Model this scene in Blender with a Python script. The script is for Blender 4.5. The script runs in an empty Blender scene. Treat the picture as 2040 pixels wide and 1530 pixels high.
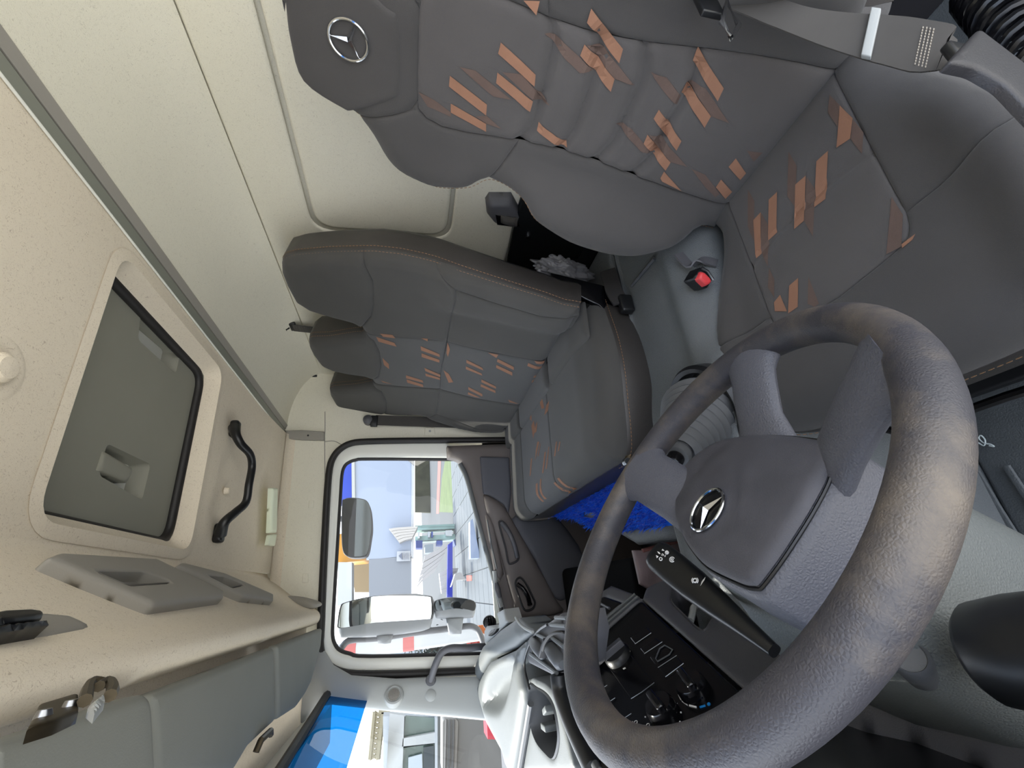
import bpy, bmesh, math, random
import numpy as np
from mathutils import Vector, Matrix
from mathutils.geometry import delaunay_2d_cdt

random.seed(7)
rng = np.random.default_rng(7)
scene = bpy.context.scene
COL = scene.collection
ZC = 1.00                     # camera height above the cab floor (everything below is measured from the camera)

# ------------------------------------------------------------------ camera
FPX = 885.0
YAW, PIT, ROL = (math.radians(a) for a in (24.7, -13.2, -0.25))
_f = np.array([math.sin(YAW)*math.cos(PIT), math.cos(YAW)*math.cos(PIT), math.sin(PIT)])
_r = np.array([math.cos(YAW), -math.sin(YAW), 0.0])
_u = np.cross(_r, _f)
_r, _u = _r*math.cos(ROL)+_u*math.sin(ROL), -_r*math.sin(ROL)+_u*math.cos(ROL)
cam_data = bpy.data.cameras.new('camera')
cam_data.sensor_fit = 'HORIZONTAL'; cam_data.sensor_width = 36.0
cam_data.lens = FPX/2040.0*36.0
cam_data.clip_start = 0.01; cam_data.clip_end = 300
cam = bpy.data.objects.new('camera', cam_data); COL.objects.link(cam)
_m = Matrix.Identity(4)
for k, ax in enumerate((-_u, _r, -_f)):          # the phone was held sideways: image left is up
    for i in range(3): _m[i][k] = ax[i]
cam.matrix_world = _m
scene.camera = cam

# ------------------------------------------------------------------ light
world = bpy.data.worlds.new('sky'); scene.world = world; world.use_nodes = True
_n = world.node_tree.nodes; _l = world.node_tree.links
_bg = _n['Background']
_tc = _n.new('ShaderNodeTexCoord'); _sep = _n.new('ShaderNodeSeparateXYZ')
_rmp = _n.new('ShaderNodeValToRGB')
_l.new(_tc.outputs['Generated'], _sep.inputs[0]); _l.new(_sep.outputs['Z'], _rmp.inputs[0])
_rmp.color_ramp.elements[0].position = 0.0; _rmp.color_ramp.elements[0].color = (0.95, 0.96, 1.0, 1)
_rmp.color_ramp.elements[1].position = 0.9; _rmp.color_ramp.elements[1].color = (0.62, 0.76, 1.0, 1)
_l.new(_rmp.outputs[0], _bg.inputs[0])
_bg.inputs[1].default_value = 1.25
sun_d = bpy.data.lights.new('sun', 'SUN'); sun_d.energy = 3.8; sun_d.angle = 0.02; sun_d.color = (1.0, 0.95, 0.86)
sun = bpy.data.objects.new('sun', sun_d); COL.objects.link(sun)
sun.rotation_euler = Vector((-0.46, 0.34, 0.82)).to_track_quat('Z', 'Y').to_euler()
sun.location = (0, 0, 6)
vs = scene.view_settings
vs.view_transform = 'Standard'; vs.look = 'None'; vs.gamma = 1.0; vs.use_curve_mapping = False
vs.exposure = 1.7
scene.cycles.diffuse_bounces = 8
scene.display_settings.display_device = 'sRGB'

# ------------------------------------------------------------------ pixel -> direction / points
def ray(x, y):
    return (1530-y-765)/FPX*_r + (1020-x)/FPX*_u + _f
def onp(px, ax, val):
    d = ray(*px); return d*(val/d[ax])
def zp(pts, off, sc):
    return [(off[0]+a/sc, off[1]+b/sc) for a, b in pts]

# ------------------------------------------------------------------ materials
def lin(c):
    return tuple(((v/255)/12.92 if v/255 <= 0.04045 else ((v/255+0.055)/1.055)**2.4) for v in c)
def mat(name, rgb, rough=0.6, metal=0.0, grain=0.0, gscale=900, kind='noise', var=0.0, vscale=8, rgb2=None, coat=0.0,
        spec=0.5, fleck=None, emis=0.0, sheen=0.0):
    m = bpy.data.materials.new(name); m.use_nodes = True
    nt = m.node_tree; N = nt.nodes; L = nt.links; b = N['Principled BSDF']
    c = lin(rgb); c2 = lin(rgb2) if rgb2 else tuple(v*(1-var) for v in c)
    b.inputs['Roughness'].default_value = rough; b.inputs['Metallic'].default_value = metal
    b.inputs['Specular IOR Level'].default_value = spec
    b.inputs['Coat Weight'].default_value = coat
    if sheen: b.inputs['Sheen Weight'].default_value = sheen
    b.inputs['Base Color'].default_value = (*c, 1)
    tc = N.new('ShaderNodeTexCoord')
    out = None
    if var or rgb2:
        nz = N.new('ShaderNodeTexNoise'); nz.inputs['Scale'].default_value = vscale; nz.inputs['Detail'].default_value = 6
        L.new(tc.outputs['Object'], nz.inputs['Vector'])
        rp = N.new('ShaderNodeValToRGB'); L.new(nz.outputs['Fac'], rp.inputs[0])
        rp.color_ramp.elements[0].position = .35; rp.color_ramp.elements[1].position = .68
        rp.color_ramp.elements[0].color = (*c, 1); rp.color_ramp.elements[1].color = (*c2, 1)
        out = rp.outputs[0]
    if fleck:                                             # short dark fibres in felt: (rgb, scale, amount)
        mp = N.new('ShaderNodeMapping'); mp.inputs['Scale'].default_value = (1, 1, 1)
        wv = N.new('ShaderNodeTexNoise'); wv.inputs['Scale'].default_value = fleck[1]*.25; wv.inputs['Detail'].default_value = 2
        L.new(tc.outputs['Object'], wv.inputs['Vector'])
        vm = N.new('ShaderNodeVectorMath'); vm.operation = 'MULTIPLY_ADD'
        vm.inputs[1].default_value = (.035, .035, .035)
        L.new(wv.outputs['Color'], vm.inputs[0]); L.new(tc.outputs['Object'], vm.inputs[2])
        fn = N.new('ShaderNodeTexNoise'); fn.inputs['Scale'].default_value = fleck[1]; fn.inputs['Detail'].default_value = 1
        fn.inputs['Distortion'].default_value = 2.5
        L.new(vm.outputs[0], fn.inputs['Vector'])
        r2 = N.new('ShaderNodeValToRGB'); L.new(fn.outputs['Fac'], r2.inputs[0])
        r2.color_ramp.elements[0].position = .60; r2.color_ramp.elements[1].position = .70
        r2.color_ramp.elements[0].color = (0, 0, 0, 1); r2.color_ramp.elements[1].color = (fleck[2],)*3+(1,)
        mx = N.new('ShaderNodeMix'); mx.data_type = 'RGBA'
        L.new(r2.outputs[0], mx.inputs[0])
        if out: L.new(out, mx.inputs[6])
        else: mx.inputs[6].default_value = (*c, 1)
        mx.inputs[7].default_value = (*lin(fleck[0]), 1)
        out = mx.outputs[2]
    if out: L.new(out, b.inputs['Base Color'])
    if grain:
        if kind == 'leather':
            t = N.new('ShaderNodeTexVoronoi'); t.feature = 'DISTANCE_TO_EDGE'; t.inputs['Scale'].default_value = gscale
            s = t.outputs['Distance']
            L.new(tc.outputs['Object'], t.inputs['Vector'])
        elif kind == 'weave':
            t = N.new('ShaderNodeTexWave'); t.inputs['Scale'].default_value = gscale; t.inputs['Distortion'].default_value = .6
            s = t.outputs['Fac']; L.new(tc.outputs['Object'], t.inputs['Vector'])
        else:
            t = N.new('ShaderNodeTexNoise'); t.inputs['Scale'].default_value = gscale; t.inputs['Detail'].default_value = 3
            s = t.outputs['Fac']; L.new(tc.outputs['Object'], t.inputs['Vector'])
        bp = N.new('ShaderNodeBump'); bp.inputs['Strength'].default_value = grain; bp.inputs['Distance'].default_value = .0015
        L.new(s, bp.inputs['Height']); L.new(bp.outputs['Normal'], b.inputs['Normal'])
    if emis:
        b.inputs['Emission Color'].default_value = (*c, 1); b.inputs['Emission Strength'].default_value = emis
    return m
def glass(name, rgb, alpha=0.12, rough=0.0):
    m = bpy.data.materials.new(name); m.use_nodes = True
    nt = m.node_tree; N = nt.nodes; L = nt.links
    for n in list(N):
        if n.type != 'OUTPUT_MATERIAL': N.remove(n)
    o = [n for n in N if n.type == 'OUTPUT_MATERIAL'][0]
    t = N.new('ShaderNodeBsdfTransparent'); t.inputs[0].default_value = (*rgb, 1)
    g = N.new('ShaderNodeBsdfGlossy'); g.inputs['Roughness'].default_value = rough
    fr = N.new('ShaderNodeFresnel'); fr.inputs[0].default_value = 1.45
    ml = N.new('ShaderNodeMath'); ml.operation = 'MULTIPLY'; ml.inputs[1].default_value = alpha*8
    ml.use_clamp = True
    L.new(fr.outputs[0], ml.inputs[0])
    mx = N.new('ShaderNodeMixShader'); L.new(ml.outputs[0], mx.inputs[0]); L.new(t.outputs[0], mx.inputs[1]); L.new(g.outputs[0], mx.inputs[2])
    L.new(mx.outputs[0], o.inputs[0])
    return m

M = dict(
    felt=mat('headliner_felt', (226, 215, 196), .95, grain=.25, gscale=700, fleck=((160, 142, 122), 240, .5), spec=.15, var=.05, vscale=3),
    felt_rear=mat('rear_wall_felt', (226, 222, 206), .95, grain=.25, gscale=700, fleck=((160, 154, 138), 260, .4), spec=.15, var=.04, vscale=3),
    greyplastic=mat('grey_plastic', (150, 146, 138), .6, grain=.15, gscale=900, var=.06, vscale=5),
    palegrey=mat('pale_grey_plastic', (158, 161, 160), .55, grain=.15, gscale=900, var=.04, vscale=5),
    visor=mat('visor_vinyl', (132, 133, 126), .8, grain=.15, gscale=600, var=.08, vscale=4),
    hatch=mat('hatch_vinyl', (138, 137, 126), .75, grain=.12, gscale=600, var=.07, vscale=5),
    rubber=mat('black_rubber', (30, 28, 28), .55, grain=.1, gscale=400),
    strip=mat('strip_metal', (136, 138, 128), .45, metal=.2),
    fabric=mat('seat_fabric', (76, 74, 73), .9, grain=.35, gscale=1400, var=.12, vscale=7, spec=.25, sheen=.15),
    fabric2=mat('seat_centre_fabric', (86, 83, 82), .9, grain=.35, gscale=1500, var=.1, vscale=9, spec=.25, sheen=.15),
    benchfab=mat('bench_fabric', (73, 72, 70), .9, grain=.3, gscale=1400, var=.1, vscale=7, spec=.25, sheen=.12),
    benchfab2=mat('bench_centre_fabric', (82, 82, 82), .9, grain=.3, gscale=1400, var=.08, vscale=9, spec=.25, sheen=.12),
    leather=mat('seat_leatherette', (58, 55, 53), .42, grain=.25, gscale=420, kind='leather', var=.1, vscale=9),
    brown=mat('woven_brown', (150, 112, 91), .9, grain=.35, gscale=1500, var=.08, vscale=30, spec=.2),
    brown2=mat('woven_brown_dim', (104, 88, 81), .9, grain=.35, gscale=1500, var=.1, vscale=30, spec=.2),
    thread=mat('orange_thread', (138, 106, 76), .8),
    thread2=mat('grey_thread', (150, 142, 130), .8),
    chrome=mat('chrome', (205, 208, 212), .12, metal=1.0),
    steel=mat('steel', (150, 152, 156), .3, metal=1.0),
    darksteel=mat('dark_steel', (70, 62, 48), .45, metal=.8, var=.2, vscale=60),
    white=mat('white_paint', (232, 232, 224), .4, var=.03, vscale=4),
    wheel=mat('wheel_hub_plastic', (84, 85, 93), .5, grain=.5, gscale=330, kind='leather', var=.08, vscale=14),
    hubcover=mat('hub_cover', (76, 76, 83), .62, grain=.35, gscale=800, var=.22, vscale=28),
    column=mat('column_plastic', (100, 104, 103), .55, grain=.5, gscale=360, kind='leather', var=.1, vscale=10),
    tunnel=mat('tunnel_vinyl', (100, 104, 106), .5, grain=.8, gscale=330, kind='leather', var=.1, vscale=8),
    darkplastic=mat('dark_plastic', (44, 43, 46), .5, grain=.25, gscale=700, var=.1, vscale=12),
    doortrim=mat('door_trim', (104, 97, 94), .6, grain=.25, gscale=800, var=.08, vscale=6),
    doortrim2=mat('door_trim_dark', (84, 85, 92), .6, grain=.25, gscale=800, var=.08, vscale=6),
    dashgrey=mat('dash_grey', (92, 96, 97), .5, grain=.3, gscale=800, var=.05, vscale=6),
    dashmid=mat('dash_mid', (84, 84, 88), .5, grain=.3, gscale=800, var=.06, vscale=6),
    black=mat('gloss_black', (9, 9, 12), .22, spec=.4),
    satinblack=mat('satin_black', (20, 21, 23), .38),
    knob=mat('knob_black', (14, 14, 17), .15),
    whiteprint=mat('white_print', (225, 225, 225), .6),
    redprint=mat('red_print', (205, 60, 40), .6),
    blueprint=mat('blue_print', (20, 130, 205), .6),
    redbutton=mat('red_button', (215, 66, 70), .4),
    webbing=mat('belt_webbing', (74, 71, 68), .8, grain=.5, gscale=600, kind='weave', var=.08, vscale=20),
    webdark=mat('belt_webbing_dark', (48, 46, 46), .8, grain=.4, gscale=600, kind='weave'),
    bag=mat('grey_bag_film', (112, 112, 116), .3, var=.15, vscale=25),
    rug=mat('blue_fur', (4, 74, 205), .95, rgb2=(22, 112, 235), vscale=45, spec=.1, sheen=.3),
    quilt=mat('quilted_mauve', (134, 118, 120), .6, grain=.3, gscale=300, var=.12, vscale=30),
    mat=mat('rubber_mat', (84, 88, 90), .65, grain=.7, gscale=380, kind='noise', var=.12, vscale=20),
    lamp=mat('lamp_lens', (232, 240, 216), .3),
    gaiter=mat('gaiter_grey', (82, 84, 87), .5, grain=.1, gscale=500, var=.06, vscale=15),
    mirror=mat('mirror_glass', (225, 230, 235), .02, metal=1.0),
    mirrorback=mat('mirror_housing', (120, 122, 126), .5, grain=.1, gscale=500),
    glass=glass('clear_glass', (.93, .96, .95), .08),
    bluetint=glass('blue_tint_glass', (.002, .095, .30), .01),
    wsglass=glass('windscreen_glass', (.95, .97, .96), .008),
    footshade=mat('footwell_shade', (12, 12, 13), .95, spec=.1),  # matte near-black standing in for the shade of the footwell
    dullmirror=mat('dull_mirror', (110, 114, 116), .12, metal=.9),
    thin=mat('white_cotton', (190, 200, 200), .8),
)

# ------------------------------------------------------------------ object helpers
def link(o, parent=None):
    COL.objects.link(o)
    if parent is not None:
        o.parent = parent
        if parent.type == 'EMPTY': o.matrix_parent_inverse = Matrix.Translation(-parent.location)
    return o
def tag(o, label=None, cat=None, group=None, kind=None):
    if label: o['label'] = label
    if cat: o['category'] = cat
    if group: o['group'] = group
    if kind: o['kind'] = kind
    return o
def thing(name, loc, label, cat, group=None):
    o = bpy.data.objects.new(name, None); o.empty_display_size = .05
    o.location = Vector([float(v) for v in loc]); link(o)
    return tag(o, label, cat, group)
def mesh(name, V, Fc, m, parent=None, smooth=True, angle=40):
    me = bpy.data.meshes.new(name)
    me.from_pydata([tuple(float(c) for c in v) for v in V], [], [tuple(int(i) for i in f) for f in Fc])
    bm = bmesh.new(); bm.from_mesh(me)
    bmesh.ops.remove_doubles(bm, verts=bm.verts, dist=1e-6)
    bmesh.ops.recalc_face_normals(bm, faces=bm.faces)
    if smooth:
        for f in bm.faces: f.smooth = True
        lim = math.radians(angle)
        for e in bm.edges:
            if len(e.link_faces) == 2 and e.calc_face_angle(0) > lim: e.smooth = False
    bm.to_mesh(me); bm.free()
    for mm in (m if isinstance(m, (list, tuple)) else [m]): me.materials.append(mm)
    o = bpy.data.objects.new(name, me)
    return link(o, parent)
class MB:                                                   # collects several pieces of one part
    def __init__(s): s.V = []; s.F = []
    def add(s, V, Fc):
        k = len(s.V); s.V += [np.asarray(v, float) for v in V]; s.F += [tuple(i+k for i in f) for f in Fc]; return s
    def build(s, name, m, parent=None, smooth=True, angle=40): return mesh(name, s.V, s.F, m, parent, smooth, angle)

def nrm(v): v = np.asarray(v, float); return v/np.linalg.norm(v)
def catmull(P, n=6, closed=False):
    P = [np.asarray(p, float) for p in P]; out = []
    k = len(P)
    for i in range(k if closed else k-1):
        p0 = P[(i-1) % k] if closed or i > 0 else 2*P[0]-P[1]
        p1 = P[i]; p2 = P[(i+1) % k]
        p3 = P[(i+2) % k] if closed or i+2 < k else 2*P[-1]-P[-2]
        for j in range(n):
            t = j/n
            out.append(.5*((2*p1)+(-p0+p2)*t+(2*p0-5*p1+4*p2-p3)*t*t+(-p0+3*p1-3*p2+p3)*t**3))
    if not closed: out.append(P[-1])
    return out
def resample(P, h, closed=False):
    P = [np.asarray(p, float) for p in P]
    if closed: P = P+[P[0]]
    out = []
    for a, b in zip(P[:-1], P[1:]):
        k = max(1, int(math.ceil(np.linalg.norm(b-a)/h)))
        for j in range(k): out.append(a+(b-a)*j/k)
    if not closed: out.append(P[-1])
    return out
def tube_data(path, rad, seg=10, closed=False, cap=True, flat=1.0, upv=None):
    P = [np.asarray(p, float) for p in path]; n = len(P)
    R = rad if hasattr(rad, '__len__') else [rad]*n
    V = []; Fc = []; prev = None
    for i in range(n):
        a = P[(i-1) % n] if closed or i > 0 else P[0]; b = P[(i+1) % n] if closed or i < n-1 else P[-1]
        t = nrm(b-a)
        if upv is not None: ref = np.asarray(upv, float)
        elif prev is None: ref = np.array([0, 0, 1.]) if abs(t[2]) < .9 else np.array([1., 0, 0])
        else: ref = prev
        x = nrm(ref-np.dot(ref, t)*t); prev = x; y = np.cross(t, x)
        for k in range(seg):
            w = 2*math.pi*k/seg
            V.append(P[i]+R[i]*(math.cos(w)*x*flat+math.sin(w)*y))
    m = n if closed else n-1
    for i in range(m):
        for k in range(seg):
            a = i*seg+k; b = i*seg+(k+1) % seg; c = ((i+1) % n)*seg+(k+1) % seg; d = ((i+1) % n)*seg+k
            Fc.append((a, b, c, d))
    if cap and not closed:
        Fc.append(tuple(range(seg))); Fc.append(tuple((n-1)*seg+k for k in range(seg)))
    return V, Fc
def tube(name, path, rad, m, parent=None, **k):
    return mesh(name, *tube_data(path, rad, **k), m, parent)
def box_data(c, sx, sy, sz, X=(1, 0, 0), Y=(0, 1, 0), Z=(0, 0, 1), bev=0.0):
    X, Y, Z = (np.asarray(v, float) for v in (X, Y, Z)); c = np.asarray(c, float)
    if not bev:
        V = [c+X*a*sx/2+Y*b*sy/2+Z*d*sz/2 for a in (-1, 1) for b in (-1, 1) for d in (-1, 1)]
        return V, [(0, 1, 3, 2), (4, 6, 7, 5), (0, 4, 5, 1), (2, 3, 7, 6), (0, 2, 6, 4), (1, 5, 7, 3)]
    bm = bmesh.new(); bmesh.ops.create_cube(bm, size=1)
    for v in bm.verts: v.co = Vector((v.co.x*sx, v.co.y*sy, v.co.z*sz))
    bmesh.ops.bevel(bm, geom=bm.edges[:], offset=bev, segments=3, affect='EDGES', profile=.5)
    bm.verts.index_update()
    V = [c+X*v.co.x+Y*v.co.y+Z*v.co.z for v in bm.verts]; Fc = [tuple(v.index for v in f.verts) for f in bm.faces]
    bm.free(); return V, Fc
def box(name, c, sx, sy, sz, m, parent=None, bev=.003, **k):
    return mesh(name, *box_data(c, sx, sy, sz, bev=bev, **k), m, parent)
def lathe_data(prof, O, axis, seg=32, ref=None):
    A = nrm(axis); r = np.asarray(ref if ref is not None else ((0, 0, 1) if abs(A[2]) < .9 else (1, 0, 0)), float)
    x = nrm(r-np.dot(r, A)*A); y = np.cross(A, x); O = np.asarray(O, float)
    V = []; Fc = []
    for rr, h in prof:
        for k in range(seg):
            w = 2*math.pi*k/seg; V.append(O+A*h+rr*(math.cos(w)*x+math.sin(w)*y))
    for i in range(len(prof)-1):
        for k in range(seg):
            Fc.append((i*seg+k, i*seg+(k+1) % seg, (i+1)*seg+(k+1) % seg, (i+1)*seg+k))
    if prof[0][0] > 1e-5: Fc.append(tuple(range(seg)))
    if prof[-1][0] > 1e-5: Fc.append(tuple((len(prof)-1)*seg+k for k in range(seg)))
    return V, Fc
def lathe(name, prof, O, axis, m, parent=None, seg=32, **k):
    return mesh(name, *lathe_data([(max(r, 1e-5), h) for r, h in prof], O, axis, seg, **k), m, parent)
def ribbon_data(path, wid, width, th=.0015):                # a flat strap: path centres, wid = width directions
    V = []; Fc = []; n = len(path)
    for i in range(n):
        p = np.asarray(path[i], float); w = nrm(wid[i] if hasattr(wid[0], '__len__') else wid)
        t = nrm(np.asarray(path[min(i+1, n-1)], float)-np.asarray(path[max(i-1, 0)], float))
        w = nrm(w-np.dot(w, t)*t); q = np.cross(t, w)
        W = width[i] if hasattr(width, '__len__') else width
        for a, b in ((-1, -1), (1, -1), (1, 1), (-1, 1)): V.append(p+w*a*W/2+q*b*th/2)
    for i in range(n-1):
        for k in range(4): Fc.append((i*4+k, i*4+(k+1) % 4, i*4+4+(k+1) % 4, i*4+4+k))
    Fc += [(0, 1, 2, 3), tuple((n-1)*4+k for k in range(4))]
    return V, Fc

# ------------------------------------------------------------------ local frames and padded panels
class Frame:
    def __init__(s, O, S, T, N=None, base=None):
        s.O = np.asarray(O, float); s.S = nrm(S); s.T = nrm(T)
        s.N = nrm(N) if N is not None else np.cross(s.S, s.T)
        s.base = base or (lambda a, b: 0.0)
    def pt(s, a, b, h=0.0, base=True):
        return s.O+s.S*a+s.T*b+s.N*(h+(float(s.base(a, b)) if base else 0))
    def lift(s, px, h=0.0):                                  # where the view ray of a photo pixel meets this surface
        d = ray(*px); k = h; a = b = 0
        for _ in range(14):
            t = np.dot(s.O+s.N*k, s.N)/np.dot(d, s.N); p = d*t-s.O
            a, b = float(p@s.S), float(p@s.T); k = .5*k+.5*(h+float(s.base(a, b)))
        return a, b
    def lifts(s, pts, h=0.0): return [s.lift(p, h) for p in pts]
def seg_dist(P, loop, closed=True):
    P = np.asarray(P, float); A = np.asarray(loop, float)
    B = np.roll(A, -1, 0) if closed else A[1:]
    if not closed: A = A[:-1]
    d2 = np.full(len(P), 1e9)
    for a, b in zip(A, B):
        ab = b-a; L = max(ab@ab, 1e-12)
        t = np.clip(((P-a)@ab)/L, 0, 1); q = P-(a+t[:, None]*ab)
        d2 = np.minimum(d2, (q*q).sum(1))
    return np.sqrt(d2)
def inside(P, loop):
    P = np.asarray(P, float); A = np.asarray(loop, float); B = np.roll(A, -1, 0)
    c = np.zeros(len(P), bool)
    for (x1, y1), (x2, y2) in zip(A, B):
        if y1 == y2: continue
        k = ((y1 > P[:, 1]) != (y2 > P[:, 1])) & (P[:, 0] < (x2-x1)*(P[:, 1]-y1)/(y2-y1)+x1)
        c ^= k
    return c
def fill(poly, h, holes=(), rings=(), lines=()):
    loops = [resample(l, h, True) for l in [poly]+list(holes)]
    pts = []; edges = []
    for l in loops:
        k = len(pts); n = len(l); pts += [tuple(p) for p in l]; edges += [(k+i, k+(i+1) % n) for i in range(n)]
    nb = [len(l) for l in loops]
    lo = np.min(loops[0], 0); hi = np.max(loops[0], 0)
    gx = np.arange(lo[0], hi[0], h); gy = np.arange(lo[1], hi[1], h*.87)
    G = np.array([(x+(h/2 if j % 2 else 0), y) for j, y in enumerate(gy) for x in gx]) if len(gx) and len(gy) else np.zeros((0, 2))
    def dist(P):
        d = seg_dist(P, loops[0])
        for l in loops[1:]: d = np.minimum(d, seg_dist(P, l))
        return d
    def ok(P):
        k = inside(P, loops[0])
        for l in loops[1:]: k &= ~inside(P, l)
        return k
    rmax = max(rings) if rings else 0
    if len(G): G = G[ok(G)]
    if len(G): G = G[dist(G) > max(rmax+.45*h, .5*h)]
    extra = [tuple(g) for g in G]
    for r in rings:
        for l in loops:
            A = np.asarray(l); t = np.roll(A, -1, 0)-np.roll(A, 1, 0); t /= np.maximum(np.linalg.norm(t, axis=1), 1e-9)[:, None]
            for sg in (1, -1):
                Q = A+sg*r*np.stack([-t[:, 1], t[:, 0]], 1); Q = Q[ok(Q)]
                if len(Q):
                    Q = Q[dist(Q) > .93*r]; extra += [tuple(q) for q in Q]
    for ln in lines:
        Q = np.asarray(resample(ln, h)); Q = Q[ok(Q)]
        if len(Q): extra += [tuple(q) for q in Q[dist(Q) > .3*h]]
    allp = pts+extra
    r = delaunay_2d_cdt([Vector(p) for p in allp], edges, [], 0, 1e-5)
    V = np.array([(v.x, v.y) for v in r[0]]); T = np.array([f for f in r[2]], int)
    cen = V[T].mean(1); T = T[ok(cen)]
    return V, T, dist, loops
def round_prof(d, w):
    x = np.clip(d/w, 0, 1); return np.sqrt(np.maximum(0, 1-(1-x)**2))
def pad(name, poly, fr, m, parent=None, h=.012, puff=.006, w=.012, depth=0.0, holes=(), extra=None, lift=0.0, lines=(), angle=50, rings=True):
    """padded panel with an outline of its own on a (curved) frame; depth > 0 closes it into a solid"""
    rg = [w*.08, w*.28, w*.6, w] if rings and puff else []
    V, T, dist, loops = fill(poly, h, holes, rg, lines)
    d = dist(V)
    H = lift+puff*round_prof(d, w)
    if extra is not None: H = H+extra(V, d)
    P = [fr.pt(a, b, k) for (a, b), k in zip(V, H)]
    Fc = [tuple(t) for t in T]
    if depth:
        n = len(P)
        bidx = {}
        from collections import Counter
        ec = Counter(); eo = {}
        for t in Fc:
            for i in range(3):
                e = (t[i], t[(i+1) % 3]); k = tuple(sorted(e)); ec[k] += 1; eo[k] = e
        for k, c in ec.items():
            if c == 1:
                for i in k:
                    if i not in bidx:
                        bidx[i] = len(P); P.append(fr.pt(V[i][0], V[i][1], lift-depth))
        for k, c in ec.items():
            if c == 1:
                a, b = eo[k]; Fc.append((b, a, bidx[a], bidx[b]))
        B, TB, _, _ = fill(poly, max(h*4, .03), holes)
        k0 = len(P); P += [fr.pt(a, b, lift-depth) for a, b in B]; Fc += [tuple(i+k0 for i in t[::-1]) for t in TB]
    return mesh(name, P, Fc, m, parent, angle=angle)
def decal(name, polys, fr, m, parent, lift=.0008, h=.012, extra=None):
    for p in polys:
        if abs(sum(p[i][0]*p[(i+1) % len(p)][1]-p[(i+1) % len(p)][0]*p[i][1] for i in range(len(p)))) < 4e-6: continue
        V, T, d, l = fill([np.asarray(q, float) for q in p], h)
        H = lift+(extra(V, None) if extra is not None else 0*V[:, 0])
        mesh(name, [fr.pt(a, b, k) for (a, b), k in zip(V, H)], T, m, parent, smooth=False)
def stitches(name, path, m, parent, dash=.006, gap=.003, r=.0007):
    P = resample(path, .0015); mb = MB(); i = 0
    nd = max(2, int(dash/.0015)); ng = max(1, int(gap/.0015))
    while i+nd < len(P):
        a, b = P[i], P[i+nd]; mb.add(*tube_data([a, (a+b)/2, b], [r*.6, r, r*.6], seg=5)); i += nd+ng
    if mb.V: return mb.build(name, m, parent)
def rrect(cx, cy, sx, sy, r, n=5):
    out = []
    for qx, qy, a0 in ((1, 1, 0), (-1, 1, 90), (-1, -1, 180), (1, -1, 270)):
        for k in range(n+1):
            a = math.radians(a0+90*k/n); out.append((cx+qx*(sx/2-r)+r*math.cos(a), cy+qy*(sy/2-r)+r*math.sin(a)))
    return out
def offs(line, d):
    A = np.asarray(line, float); t = np.gradient(A, axis=0); t /= np.maximum(np.linalg.norm(t, axis=1), 1e-9)[:, None]
    return list(A+d*np.stack([-t[:, 1], t[:, 0]], 1))
def sst(x): x = np.clip(x, 0, 1); return x*x*(3-2*x)
# ================================================================== the cab shell
def struct(o): o['kind'] = 'structure'; return o
def sroot(name, loc):
    o = bpy.data.objects.new(name, None); o.location = Vector(loc); o.empty_display_size = .05; link(o); return struct(o)
ZR = .50                                                     # roof lining height above the camera
XR = .93                                                     # rear wall
YD = 1.90                                                    # passenger side wall
ZF = -1.00                                                   # floor
CE = Frame((0, 0, ZR), (1, 0, 0), (0, 1, 0), (0, 0, -1))
RW = Frame((XR, 0, 0), (0, 1, 0), (0, 0, 1), (-1, 0, 0))
SW = Frame((0, YD, 0), (1, 0, 0), (0, 0, 1), (0, -1, 0))

# floor
struct(box('floor', (.15, .9, ZF-.02), 1.9, 2.3, .04, M['mat'], bev=0))

# ceiling with the opening of the roof hatch
def round_poly(P, r, n=6):
    P = [np.asarray(p, float) for p in P]; out = []
    for i, p in enumerate(P):
        a = nrm(P[i-1]-p); b = nrm(P[(i+1) % len(P)]-p)
        for k in range(n+1):
            t = k/n; out.append((1-t)**2*(p+a*r)+2*t*(1-t)*p+t*t*(p+b*r))
    return out
hx0, hx1, hy0, hy1 = .143, .610, .750, 1.235
hatch_hole = round_poly([(hx1, hy0), (hx1, hy1), (hx0, hy1), (hx0, hy0)], .045)
ceil = pad('ceiling', [(.117, -.35), (.645, -.35), (.645, 1.89), (.117, 1.89)], CE, M['felt'], h=.06, puff=0, holes=[hatch_hole],
           extra=lambda V, d: .02*np.clip((V[:, 1]-1.45)/.44, 0, 1)**2)
struct(ceil)
# top skin over the cab (keeps daylight out)
struct(box('trim_1', (.2, .9, ZR+.11), 1.7, 2.5, .02, M['white'], bev=0))
# bevelled return of the hatch opening
mb = MB(); n = len(hatch_hole)
prof = [(-.022, -.0015), (0, -.0035), (.004, .006), (.01, .02), (.022, .03)]
V = []
for off, up in prof:
    ins = []
    c = np.mean(hatch_hole, 0)
    for i, p in enumerate(hatch_hole):
        t = nrm(hatch_hole[(i+1) % n]-hatch_hole[i-1]); nn = np.array([-t[1], t[0]])
        if np.dot(nn, c-p) < 0: nn = -nn
        q = p+nn*off; V.append((q[0], q[1], ZR+up))
Fc = [(i*n+k, i*n+(k+1) % n, (i+1)*n+(k+1) % n, (i+1)*n+k) for i in range(len(prof)-1) for k in range(n)]
mesh('hatch_surround', V, Fc, M['felt'], ceil)

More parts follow.
